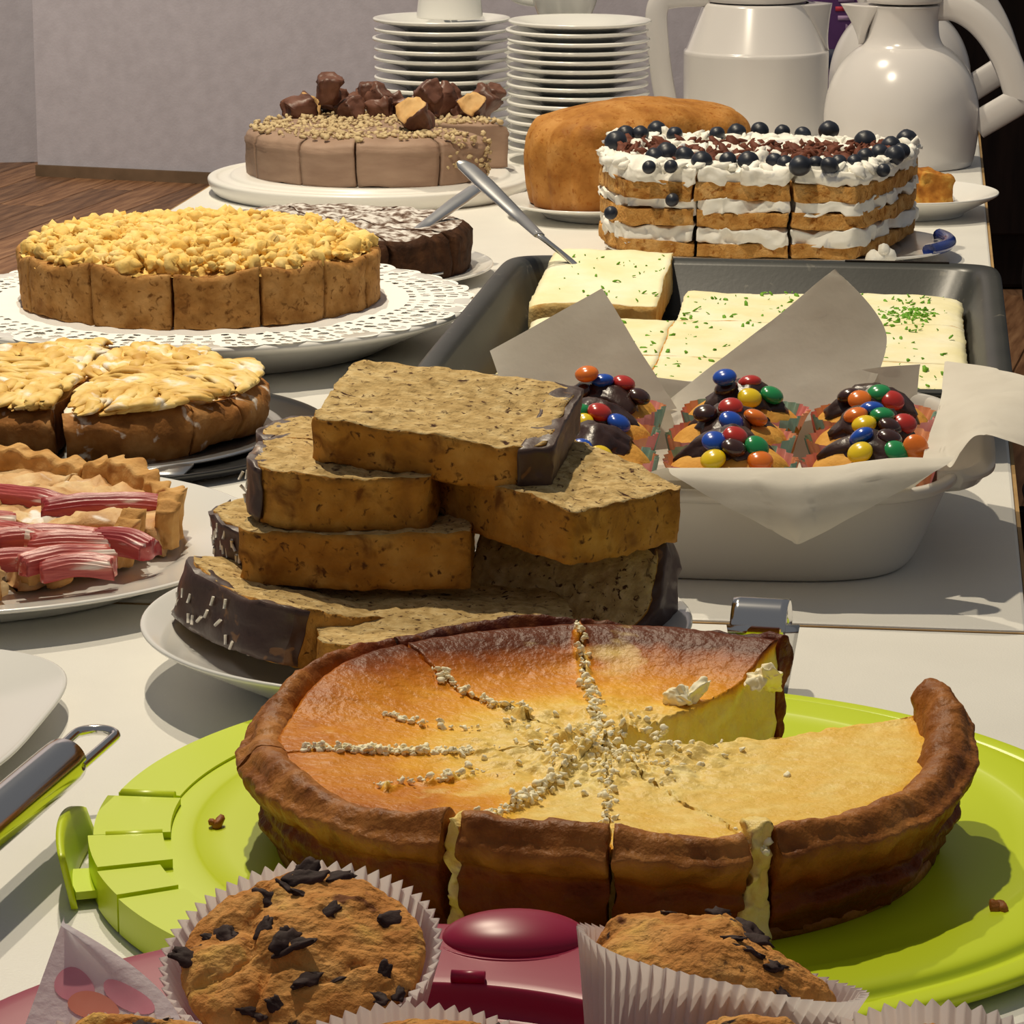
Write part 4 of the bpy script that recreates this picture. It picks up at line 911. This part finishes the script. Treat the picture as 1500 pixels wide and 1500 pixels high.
for k, (a1, a0) in enumerate(acuts):
    t0, t1 = R(a0), R(a1); sl = bpy.data.objects.new('slice', None); COL.objects.link(sl); sl.parent = cake
    shr = -.013 if k == 2 else 0
    sl.location = (shr * math.cos((t0 + t1) / 2) - (.006 if k == 2 else 0), shr * math.sin((t0 + t1) / 2) + .002, 0)
    def f(a, b, c):
        th = t0 + (t1 - t0) * c; r = a * (.108 + .005 * np.sin(b * 2.6) - .004 * sstep(.9, 1, b)); z = b * (.0245 + .003 * sstep(.85, .97, a) - .003 * sstep(.97, 1, a))
        return np.stack([r * np.cos(th), r * np.sin(th), z], 1)
    V, Q, S, P = mapbox(f, 26, 14, 26); V = vd(vd(V, 34, .004, 2, 5), 150, .001, 2, 6); mb = MB(); mb.add(V, Q, np.where((S == 3) & (P[Q].mean(1)[:, 0] < .9), 1, 0)); mb.build('cake', [ap_c, ap_b], sl)
    # fanned apple slices: thin crescents lying over one another across the wedge
    am = (t0 + t1) / 2; fan = am + R((38, -30, 24, -42, 35, -25, 40, -35)[k]); dv = np.array((math.cos(fan), math.sin(fan))); nv = np.array((-dv[1], dv[0]))
    for q in range(64):
        rr = .012 + .092 * math.sqrt(rg.rand()); ta = t0 + (t1 - t0) * (.08 + .84 * rg.rand()); c0 = rr * np.array((math.cos(ta), math.sin(ta)))
        L_ = .030 + .018 * rg.rand(); s_ = np.linspace(-.5, .5, 9); w_ = rg.randn() * .18; d_ = dv * math.cos(w_) + nv * math.sin(w_); n_ = np.array((-d_[1], d_[0]))
        p2 = c0[None] + d_[None] * (s_ * L_)[:, None] + n_[None] * (.006 * (1 - (2 * s_) ** 2))[:, None]
        rad = np.hypot(p2[:, 0], p2[:, 1]); p2 = p2 * np.minimum(1, .1055 / rad)[:, None]
        an = np.arctan2(p2[:, 1], p2[:, 0]); dlt = (an - am + PI) % (2 * PI) - PI; hw_ = (t1 - t0) / 2 * .93; an = am + np.clip(dlt, -hw_, hw_); rad = np.hypot(p2[:, 0], p2[:, 1]); p2 = np.stack([rad * np.cos(an), rad * np.sin(an)], 1)
        mb = MB(); add_tube(mb, np.concatenate([p2, (.0263 + .0022 * np.cos(s_ * PI) + .0018 * rg.rand() + .004 * np.exp(-((rad - .07) / .04) ** 2))[:, None]], 1), .0031 * np.cos(s_ * PI * .94) ** .6 + .0004, 8, (1.35, .62)); mb.V[-1] = vd(mb.V[-1], 90, .0022, 2, q + k * 40); mb.build('apple_slice', ap_m, sl)

# ------------------------------------------------------------------ rhubarb tart
rc = np.array((-.288, 1.603, 0))
plate('large white plate holding the rhubarb tart', (-.282, 1.597, 0), .158, .0185, name='plate', foot=.72)
ta_c = mat('tart_crust', [(176, 126, 66), (204, 156, 92), (222, 180, 118)], scale=60, detail=6, rough=.75, bump=.001, bscale=240, spots=[((150, 100, 50), 60, .6, .7)])
ta_f = mat('tart_custard', [(190, 142, 94), (216, 176, 124), (232, 204, 156)], scale=50, detail=6, rough=.55, bump=.0015, bscale=140, spots=[((250, 244, 236), 40, .64, .72)])
rh_m = mat('rhubarb', [(158, 50, 52), (196, 92, 84), (226, 160, 136)], scale=60, detail=4, rough=.4, stretch=(.25, 3.4, 3.4), bump=.0006, bscale=120, spots=[((246, 234, 222), 60, .53, .66, 6)])
rh2 = mat('rhubarb_red', [(126, 28, 36), (166, 54, 58), (196, 96, 90)], scale=30, detail=4, rough=.4, stretch=(.35, 3.4, 3.4), bump=.0006, bscale=120, spots=[((246, 232, 226), 60, .62, .70, 5)])
cake = thing('rhubarb_tart', 'rhubarb tart with fluted crust and a slice missing at the front', 'tart', (rc[0], rc[1], .0085))
tcut = [(-10, -62), (-66, -120), (-121, -180), (-181, -240), (-241, -300), (-301, -369)]
for k, (a1, a0) in enumerate(tcut):
    t0, t1 = R(a0), R(a1); sl = bpy.data.objects.new('slice', None); COL.objects.link(sl); sl.parent = cake
    RX = .118 if k else .098
    if k == 0: sl.location = (.006, -.002, 0)
    if k == 1: sl.location = (-.002, -.004, 0)
    def f(a, b, c):
        th = t0 + (t1 - t0) * c; r = a * (RX - .006); z = b * (.016 - .004 * (k == 0) * a); return np.stack([r * np.cos(th), r * np.sin(th), z], 1)
    V, Q, S, P = mapbox(f, 24, 8, 26); V = vd(vd(V, 40, .009, 3, 5), 120, .004, 2, 6); V[:, 2] = np.maximum(V[:, 2], 0); mb = MB(); mb.add(V, Q); mb.build('filling', ta_f, sl)
    def f(a, b, c):
        th = t0 + (t1 - t0) * c; fl_ = .0016 * np.sin(th * 46); r = RX - .011 + a * .0105 + b * (.004 + .0 * a) + fl_ * (.3 + .7 * a); hh = .0225 + .0012 * np.sin(th * 46) + .003 * fbm(np.stack([np.cos(th), np.sin(th), 0 * th], 1), 7, 2, 3) + .002 * np.sin(th * 9 + 1)
        if k == 0: hh = hh * (.45 + .55 * sstep(.55, .8, c))
        return np.stack([r * np.cos(th), r * np.sin(th), -.001 + b * hh], 1)
    V, Q, S, P = mapbox(f, 5, 12, int((a1 - a0) * 1.6)); V = vd(vd(V, 45, .004, 2, 15), 150, .0012, 2, 6); V[:, 2] -= V[:, 2].min(); mb = MB(); mb.add(V, Q); mb.build('crust', ta_c, sl)
for px, py, L_, ang, z in [(60, 712, .075, 150, .018), (35, 762, .07, 148, .018), (150, 718, .075, 7, .020), (70, 765, .062, 5, .018), (130, 775, .07, 3, .0175), (95, 795, .055, 25, .020), (115, 808, .04, 0, .0185), (180, 772, .042, -32, .019), (20, 800, .05, 20, .016), (-60, 700, .06, 100, .018), (-90, 760, .06, 120, .018), (-140, 720, .06, 80, .018), (-60, 800, .05, 60, .018), (-150, 790, .055, 140, .018), (-40, 745, .05, 20, .018)]:
    p = at(px, py, z + .0085 + .006); L_ *= .82
    def f(a, b, c):
        s_ = a - .5; ang_ = PI * (c * 1.0); y = -.0080 * np.cos(ang_); z0 = .0052 * np.sin(ang_) ** .7; rid = .0005 * np.cos(c * 46 + px)
        return np.stack([s_ * L_ + .0012 * np.sin(c * 9 + px), y + .0015 * np.cos(s_ * 3), -.004 + b * (.004 + z0 + rid) + .002 * np.cos(s_ * 3)], 1)
    V, Q, S, P = mapbox(f, 24, 3, 36); V = vd(V, 60, .0010, 2, px); mb = MB(); mb.add(V, Q)
    o = mb.build('rhubarb_piece', rh_m if px % 3 else rh2, cake); o.location = (p[0] - rc[0], p[1] - rc[1], z - .0032); o.rotation_euler = (0, R((px * 7 % 11) - 5), R(ang))
p = at(87, 851, .012); mb = rblobs(MB(), [(0, 0, 0)], .005, ICO3, .4, 0, (1.3, .8, .6), 0, 3); o = mb.build('pastry_crumb', ta_c); o.location = (p[0], p[1], .012); tag(o, 'crumb of pastry on the plate in front of the rhubarb tart', 'crumb')

# ------------------------------------------------------------------ empty plate and the server lying on it
plate('empty white plate with rounded corners beside the lime cake board', (-.306, 1.297, 0), .112, .0145, shape=superell(1, 1, 3.6), name='plate', rz=R(-6), foot=.66)
t = thing('cake_server', 'steel server with a round polished handle and wire loop lying across the empty plate', 'cake server', (-.17, 1.19, .0))
o0 = np.array(t.location); a = at(96, 1114, .031); dr = np.array((-.080, -.110, .0)); dr = at(0, 1196, .031) - a; dr /= np.linalg.norm(dr)
mb = MB(); v, f = lathe(smoothprof([(0, 0), (.0078, 0), (.0092, .0012), (.0096, .003), (.0096, .110), (.0086, .1225), (0, .124)], 2), 40)
Mq = np.array(Vector(dr).to_track_quat('Z', 'Y').to_matrix()); mb.add(v @ Mq.T + a - o0, f); mb.build('handle', chrome, t)
sd = np.array((-dr[1], dr[0], 0)); sd /= np.linalg.norm(sd); mb = MB()
al = np.linspace(-PI / 2, PI / 2, 13); lp = [a - o0 + sd * s for s in ()]
pth = [a - o0 + sd * .0082 + dr * .006] + [a - o0 - dr * (.032 + .0082 * math.cos(x)) - sd * .0082 * math.sin(x) for x in al] + [a - o0 - sd * .0068 + dr * .006]
add_tube(mb, bez(pth), .0021, 10, up=(0, 0, 1)); mb.build('loop', chrome, t)
mb = MB(); add_tube(mb, [a - o0 + dr * .12, a - o0 + dr * .16, a - o0 + dr * .20 + np.array((0, 0, -.008))], .003, 10); mb.build('neck', chrome, t)
V, Q, S, P = mapbox(lambda x, b, c: (a - o0)[None] + dr[None] * (.19 + .1 * c)[:, None] + sd[None] * ((x - .5) * .05 * (1 - .5 * c))[:, None] + np.array((0, 0, 1.))[None] * (-.008 - .008 * c + .0014 * b)[:, None], 3, 1, 8)
mb = MB(); mb.add(V, Q); mb.build('blade', chrome, t)

# ------------------------------------------------------------------ saucer stacks, cups, jugs, carton
sau = MB(); v, f = lathe(smoothprof([(0, .003), (.030, .003), (.031, 0), (.036, 0), (.038, .004), (.058, .0105), (.069, .0125), (.0712, .0146), (.0695, .0168), (.06, .0148), (.04, .0088), (.034, .0066), (0, .0066)], 2), 72); sau.add(v, f)
sp = None
ORD = ['top', 'second', 'third', 'fourth', 'fifth', 'sixth', 'seventh', 'eighth', 'ninth', 'tenth', 'eleventh', 'twelfth', 'thirteenth', 'fourteenth', 'fifteenth']
def stack(c, n, dz, lab, grp, wob, R_, tops):
    global sp
    rr = np.random.RandomState(n)
    for k in range(n):
        if sp is None: sp = sau.build('saucer', china); o = sp
        else: o = sp.copy(); COL.objects.link(o)
        o.location = (c[0] + wob * rr.randn(), c[1] + wob * rr.randn(), .0002 + k * dz); o.scale = (R_ / .071,) * 2 + (1,)
        tag(o, lab % ORD[n - 1 - k] if k < n - 1 else tops, 'saucer', grp)
SL, SR = np.array((-.0715, 3.33)), np.array((.0655, 3.235))
stack(SL, 13, .0098, 'white saucer, %s from the top of the stack under the upturned cup', 'saucers in the stack under a cup', .0011, .0705, 'topmost white saucer under the upturned cup')
stack(SR, 15, .0088, 'white saucer, %s from the top of the open stack beside the coffee jug', 'saucers in the stack beside the jug', .0011, .0712, 'topmost white saucer of the stack beside the coffee jug, its bowl open')
def cup(label, loc, rz=0, flip=False):
    t = thing('coffee_cup', label, 'cup', loc, rz); mb = MB()
    pr = smoothprof([(0, .003), (.022, .003), (.023, 0), (.026, 0), (.028, .004), (.036, .025), (.040, .058), (.0405, .062), (.039, .0625), (.037, .058), (.033, .026), (.022, .007), (0, .006)], 2)
    v, f = lathe(pr, 56)
    if flip: v[:, 2] = .0625 - v[:, 2]; v[:, 1] *= -1
    mb.add(v, f); mb.build('bowl', china, t); mb = MB()
    add_tube(mb, bez([(.034, 0, .052), (.052, 0, .054), (.062, 0, .040), (.054, 0, .022), (.031, 0, .018)] if not flip else [(.034, 0, .0105), (.052, 0, .009), (.062, 0, .024), (.054, 0, .04), (.031, 0, .045)]), .0042, 10, (1.4, .8), up=(0, 1, 0)); mb.build('handle', china, t); return t
cup('white cup turned upside down on the stack of saucers', (SL[0] + .008, SL[1], .1335), R(100), True).scale = (.84, .84, .9)
sta = np.array((.055, 3.41))
cup('white cup standing lowest in the pillar of cups behind the open saucer stack', (sta[0], sta[1], 0), R(150))
cup('white cup turned over in the middle of the pillar of cups behind the saucers', (sta[0], sta[1], .0627), R(165), True)
cup('white cup topping the pillar of cups, its handle towards the upturned cup', (sta[0], sta[1], .1254), R(180))
def jug_handle(t, pts, wid, th, up): 
    mb = MB(); add_tube(mb, bez(pts), 1, 12, (wid, th), up=up); return mb.build('handle', jug_white, t)
# cylindrical jug with a conical shoulder
jl = np.array((.2545, 3.40, 0))
t = thing('coffee_jug', 'white insulated jug with straight sides and a conical shoulder beside the saucers', 'thermos jug', jl, R(0))
HB = .095
mb = MB(); v, f = lathe(smoothprof([(0, .002), (.066, .002), (.068, 0), (.072, .002), (.0748, .010), (.0752, .02), (.0756, HB - .004)], 2), 96); mb.add(v, f)
v, f = lathe(smoothprof([(.0756, HB - .0042), (.0752, HB - .001), (.0735, HB)], 1), 96); mb.add(v, f)
v, f = lathe([(.0735, HB), (.0725, HB + .001), (.056, HB + .046), (.054, HB + .0485), (.0, HB + .0485)], 96); mb.add(v, f); mb.build('body', jug_white, t)
mb = MB(); v, f = lathe(smoothprof([(0, HB + .0495), (.050, HB + .0495), (.0535, HB + .051), (.0545, HB + .056), (.054, HB + .066), (.05, HB + .071), (.02, HB + .074), (0, HB + .074)], 2), 80); mb.add(v, f); mb.build('lid', jug_white, t)
def spout(t, r0, z0, r1, z1, reach, half, az, w2=None):
    mb = MB()
    def f(a, b, c):   # b from the low point to the lip, c across
        w_ = half * (b ** .8) + .003; y = (2 * c - 1) * w_; rr = r0 + (r1 - r0) * b; tip = reach * b ** 1.3 * (1 - np.abs(2 * c - 1) ** 1.4)
        x = np.sqrt(np.maximum(rr ** 2 - y ** 2, 1e-5)) - .004 + a * (.004 + tip + .0012); z = z0 + (z1 - z0) * b
        return np.stack([x * math.cos(az) - y * math.sin(az), x * math.sin(az) + y * math.cos(az), z], 1)
    V, Q, S, P = mapbox(f, 3, 24, 16); mb.add(V, Q); return mb.build('spout', jug_white, t)
spout(t, .0745, HB - .0, .055, HB + .0485, .022, .024, R(-8))
jug_handle(t, [(-.05, -.010, HB + .056), (-.085, -.012, HB + .056), (-.106, -.014, HB + .050), (-.104, -.014, HB + .01), (-.097, -.012, .055), (-.088, -.01, .02), (-.066, -.006, .016)], .0115, .0045, (0, 1, 0.01))
# domed jugs
def dome_jug(label, loc, rz, s=1.):
    t = thing('coffee_jug', label, 'thermos jug', loc, rz); mb = MB()
    v, f = lathe(smoothprof([(0, .002), (.066, .002), (.068, 0), (.071, .002), (.0745, .02), (.0765, .045), (.076, .06), (.073, .078), (.0665, .095), (.057, .110), (.046, .1205), (.036, .1255)], 3) * s, 96); mb.add(v, f); mb.build('body', jug_white, t)
    mb = MB(); v, f = lathe(smoothprof([(.040, .1235), (.0372, .127), (.0345, .135), (.0335, .150), (.0345, .163), (.036, .1655), (.03, .1665), (0, .1665)], 2) * s, 72); mb.add(v, f); mb.build('neck', jug_white, t)
    mb = MB(); v, f = lathe(smoothprof([(0, .1675), (.034, .1675), (.0372, .169), (.038, .174), (.037, .186), (.032, .192), (0, .195)], 2) * s, 72); mb.add(v, f); mb.build('lid', jug_white, t)
    spout(t, .043 * s, .124 * s, .036 * s, .1655 * s, .026 * s, .024 * s, PI)
    jug_handle(t, [(p_[0] * s, p_[1], p_[2] * s) for p_ in ((.033, 0, .164), (.052, 0, .165), (.078, 0, .148), (.100, 0, .116), (.113, 0, .080), (.1155, 0, .072), (.1145, 0, .069), (.095, 0, .056), (.0735, 0, .042))], .0145 * s, .0042 * s, (0, 1, .01)); return t
dome_jug('white domed insulated jug with an arched handle, at the table edge', (.3845, 3.205, 0), R(-14)).scale = (1, 1, .945)
dome_jug('white domed insulated jug half hidden behind the jug at the table edge', (.417, 3.50, 0), R(-4), 1.0)
purple = mat('purple_carton_print', [(74, 46, 92), (88, 56, 106)], scale=30, rough=.45)
t = thing('carton', 'purple drink carton standing between the two coffee jugs', 'carton', (.362, 3.63, 0), R(6))
mb = MB(); add_box(mb, (0, 0, .115), (.066, .066, .23), .003); mb.build('pack', purple, t)
mb = MB(); add_box(mb, (0, 0, .232), (.064, .03, .006), .001); mb.build('top_fold', purple, t)
red_m = mat('red_print', [(176, 54, 72)], rough=.5); lil = mat('lilac_print', [(158, 132, 168)], rough=.5); navy = mat('navy_print', [(36, 40, 66)], rough=.5)
mb = MB(); add_box(mb, (-.004, -.0333, .121), (.012, .0006, .005), 0); mb.build('red_mark', red_m, t)
mb = MB(); add_box(mb, (0, -.0333, .066), (.066, .0006, .022), 0); mb.build('navy_band', navy, t)
def lettering(txt, size, m, parent, loc, rot, al='CENTER'):
    c = bpy.data.curves.new('lettering', 'FONT'); c.body = txt; c.size = size; c.extrude = .0002; c.align_x = al; c.resolution_u = 2
    o = bpy.data.objects.new('lettering', c); COL.objects.link(o); bpy.context.view_layer.update()
    me = bpy.data.meshes.new_from_object(o.evaluated_get(bpy.context.evaluated_depsgraph_get())); bpy.data.objects.remove(o)
    me.materials.clear(); me.materials.append(m); o = bpy.data.objects.new('lettering', me); COL.objects.link(o); o['kind'] = 'stuff'; o.parent = parent; o.location = loc; o.rotation_euler = rot; return o
lettering('NS', .015, lil, t, (.010, -.0336, .094), (PI / 2, 0, 0))
for z_, w_ in ((.111, .018), (.131, .018)):
    mb = MB(); add_box(mb, (.002, -.0333, z_), (w_, .0006, .005), 0); mb.build('pale_line', lil, t)

# ------------------------------------------------------------------ magenta carrier with muffins in front
mag = mat('magenta_plastic', [(150, 24, 62)], rough=.34, spec=.3)
mc = np.array((-.03, .803, 0)); MR = .146
t = thing('muffin_tray', 'magenta plastic carrier base with a bulging clip, holding the muffins', 'cake carrier', mc)
mb = MB(); v, f = lathe(smoothprof([(0, 0), (.12, 0), (.128, .004), (.136, .03), (MR, .046), (MR + .001, .050), (MR - .002, .0535), (MR - .008, .0545), (.100, .0525), (.0975, .0515), (.096, .045), (.093, .043), (0, .043)], 2), 150); mb.add(v, f); mb.build('base', mag, t)
mb = MB(); v, f = ICO4; v = v * np.array((.0225, .0165, .0075)); v[:, 2] = np.maximum(v[:, 2], -.003); mb.add(v + np.array((.031, MR - .0155, .0535)), f); mb.build('clip_bulge', mag, t)
mb = MB(); a = np.linspace(PI * 1.02, PI * 1.98, 30); add_tube(mb, np.stack([.031 + .0245 * np.cos(a), MR - .0155 + .0185 * np.sin(a), 0 * a + .0532], 1), .0006, 6); mb.build('clip_seam', mag, t)
mb = MB(); add_tube(mb, [(.012, .099, .0535), (.022, .098, .0535)], .002, 10); mb.build('catch', mag, t)
muf_m = mat('muffin_crumb', [(178, 114, 52), (208, 144, 74), (226, 172, 102)], scale=70, detail=8, rough=.8, bump=.0016, bscale=420, bdet=6, spots=[((228, 178, 94), 60, .58, .7, 5), ((120, 70, 34), 130, .62, .72, 5), ((48, 36, 34), 85, .69, .72, 5)])
chip_m = mat('dark_chocolate_chip', [(46, 32, 30), (72, 54, 52)], scale=140, rough=.75, bump=.0006, bscale=260)
ribn = 58
def muffin(label, loc, tilt=(0, 0), seed=0, chips=16, s=1., peak=0., rimh=.046, rimr=.0372):
    t = thing('muffin', label, 'muffin', loc, 0, 'chocolate chip muffins'); t.rotation_euler = (R(tilt[0]), R(tilt[1]), 0)
    nn = ribn * 10
    mb = MB(); zz = np.linspace(0, 1, 16); V = []; th = np.linspace(0, 2 * PI, nn, endpoint=False)
    tri = np.abs(((th * ribn / (2 * PI)) % 1) * 2 - 1) * 2 - 1
    V.append(np.stack([0 * th, 0 * th, 0 * th + .0003], 1))
    for q in zz:
        r = .0255 + (rimr - .0255) * q ** 1.15; amp = .0004 + .0009 * q; rr = r + amp * tri * (1.2 - .2 * np.abs(tri))
        rr = rr * (1 + .03 * q * np.sin(th * 2 + seed)); V.append(np.stack([rr * np.cos(th), rr * np.sin(th), 0 * th + q * rimh + .0004 * tri * q], 1))
    V = np.concatenate(V); V = vd(V, 26, .0022, 2, seed + 40); V[:, 2] = np.maximum(V[:, 2], 0); mb.add(V, gridf(17, nn, False, True)[:, ::-1]); mb.build('paper_case', cup_paper, t)
    pr = smoothprof([(0, .004), (.0235, .004), (.0245, .006), (.0305, .034), (.0335, .040), (.0336, .0445), (.0305, .0492), (.0225, .0545), (.011, .0575), (0, .058)], 4) * np.array((s, 1.))
    pr[:, 1] = np.where(pr[:, 1] > .044, .044 + (pr[:, 1] - .044) * (1 + peak), pr[:, 1])
    def top(v): 
        up = sstep(.036, .052, v[:, 2]); w1 = vd(v, 48, .0045, 2, seed * 3 + 1); w1 = vd(w1, 140, .0020, 3, seed * 3 + 2); return v + (w1 - v) * up[:, None]
    v, f = lathe(np.stack([np.interp(np.linspace(0, 1, 130), np.linspace(0, 1, len(pr)), pr[:, q_]) for q_ in (0, 1)], 1), 260); v = top(v); v = np.where((v[:, 2] > .042)[:, None], vd(v, 420, .0007, 2, seed), v)
    r1 = 1 - np.abs(fbm(v, 42, 2, seed + 9)) * 5; v = v - np.array((0, 0, .0035))[None] * (np.clip(r1, 0, 1) ** 2 * sstep(.042, .055, v[:, 2]))[:, None]
    mb = MB(); mb.add(v, f); mb.build('crumb', muf_m, t)
    ok = np.nonzero((v[:, 2] > .0455) & (np.hypot(v[:, 0], v[:, 1]) > .002))[0]; rr = np.random.RandomState(seed + 5)
    for k in range(chips):
        p = v[rr.choice(ok)]; bv, bf = blob(.0029 * (.5 + .9 * rr.rand()), ICO3, 1.8, .75, seed * 31 + k, (1.5, .8, .35)); bv = bv @ rotm(rr.randn() * .3, rr.randn() * .3, rr.rand() * 6).T
        mb = MB(); mb.add(bv, bf); o = mb.build('chocolate_chip', chip_m, t); o.location = tuple(p - np.array((0, 0, .0004)))
    return t
def atm(px, py, z): p = at(px, py, z); return p[0], p[1]
x, y = atm(466, 1362, .088); muffin('large chocolate chip muffin in a flared white case before the board clip', (x, y, .0445), (19, -5), 1, 24, 1.0, -.5)
x, y = atm(1000, 1448, .088); muffin('chocolate chip muffin tilted over in its case beside the magenta clip', (x, y, .0475), (-13, 13), 2, 14, 1.0, -.2)
x, y = atm(603, 1572, .088); muffin('chocolate chip muffin cut off by the picture edge between the two whole ones', (x, y, .0432), (4, 0), 3, 12, .93, -.55)
x, y = atm(168, 1600, .085); muffin('muffin wrapped with the flowered napkin', (x, y, .0434), (2, 0), 4, 10, .95, -.3)
x, y = atm(1120, 1625, .085); muffin('muffin of which just a golden top shows before the tilted muffin', (x, y, .0432), (0, 0), 5, 10)
x, y = atm(1365, 1592, .085); muffin('muffin of which only the fluted white case shows, before the lime board', (x, y, .0432), (8, 0), 6, 8, .9, -.8)
# napkin with a printed flower
nap_m = mat('napkin', [(240, 234, 238), (246, 242, 246)], scale=30, rough=.85, transl=.4, bump=.0007, bscale=260)
pet_m = mat('pink_print', [(222, 130, 150), (232, 160, 172)], scale=60, rough=.85); pet2 = mat('coral_print', [(222, 120, 100), (232, 150, 130)], scale=60, rough=.85)
nu_ = .792
A_, B_, C_ = at_u(92, 1348, nu_), at_u(30, 1520, nu_ - .03), at_u(300, 1450, nu_ - .0)
D_ = at_u(270, 1540, nu_ - .03)
t = thing('napkin', 'white embossed paper napkin with a pink flower print standing behind a muffin', 'napkin', A_ * np.array((1, 1, 0)))
def nsurf(s, q):   # s along the lower edge, q up to the corner
    lo = B_ * (1 - s)[:, None] + D_ * s[:, None]; mid = lerp(B_, A_, .55) * (1 - s)[:, None] + C_ * s[:, None]
    hi = A_[None] * np.ones_like(s)[:, None]
    p = lo * ((1 - q) ** 2)[:, None] + 2 * mid * (q * (1 - q))[:, None] + hi * (q ** 2)[:, None]
    p[:, 1] += .004 * np.sin(s * 4 + q * 2); return p - np.array(t.location)[None]
def npatch(name, m, s0, s1, q0, q1, off, fn=None, n=26):
    ss, qq = np.meshgrid(np.linspace(0, 1, n), np.linspace(0, 1, n), indexing='ij'); ss, qq = ss.ravel(), qq.ravel()
    if fn: ss, qq = fn(ss, qq)
    else: ss, qq = s0 + (s1 - s0) * ss, q0 + (q1 - q0) * qq
    V = nsurf(ss, qq); V[:, 1] -= off; mb = MB(); mb.add(V, gridf(n, n)); return mb.build(name, m, t)
npatch('sheet', nap_m, 0, 1, 0, 1, 0)
def petal(cs, cq, rs, rq, rot): 
    def fn(a, b):
        th = a * 2 * PI; r = np.sqrt(b) * (1 - .25 * np.abs(np.cos(th / 2)) ** 6); x, y = r * np.cos(th), r * np.sin(th)
        return cs + rs * (x * math.cos(rot) - y * math.sin(rot)), cq + rq * (x * math.sin(rot) + y * math.cos(rot))
    return fn
npatch('petal', pet_m, 0, 0, 0, 0, .0006, petal(.27, .42, .17, .15, .4)); npatch('petal', pet_m, 0, 0, 0, 0, .0006, petal(.68, .43, .2, .15, 1.0)); npatch('petal', pet2, 0, 0, 0, 0, .0009, petal(.42, .27, .2, .12, .2))
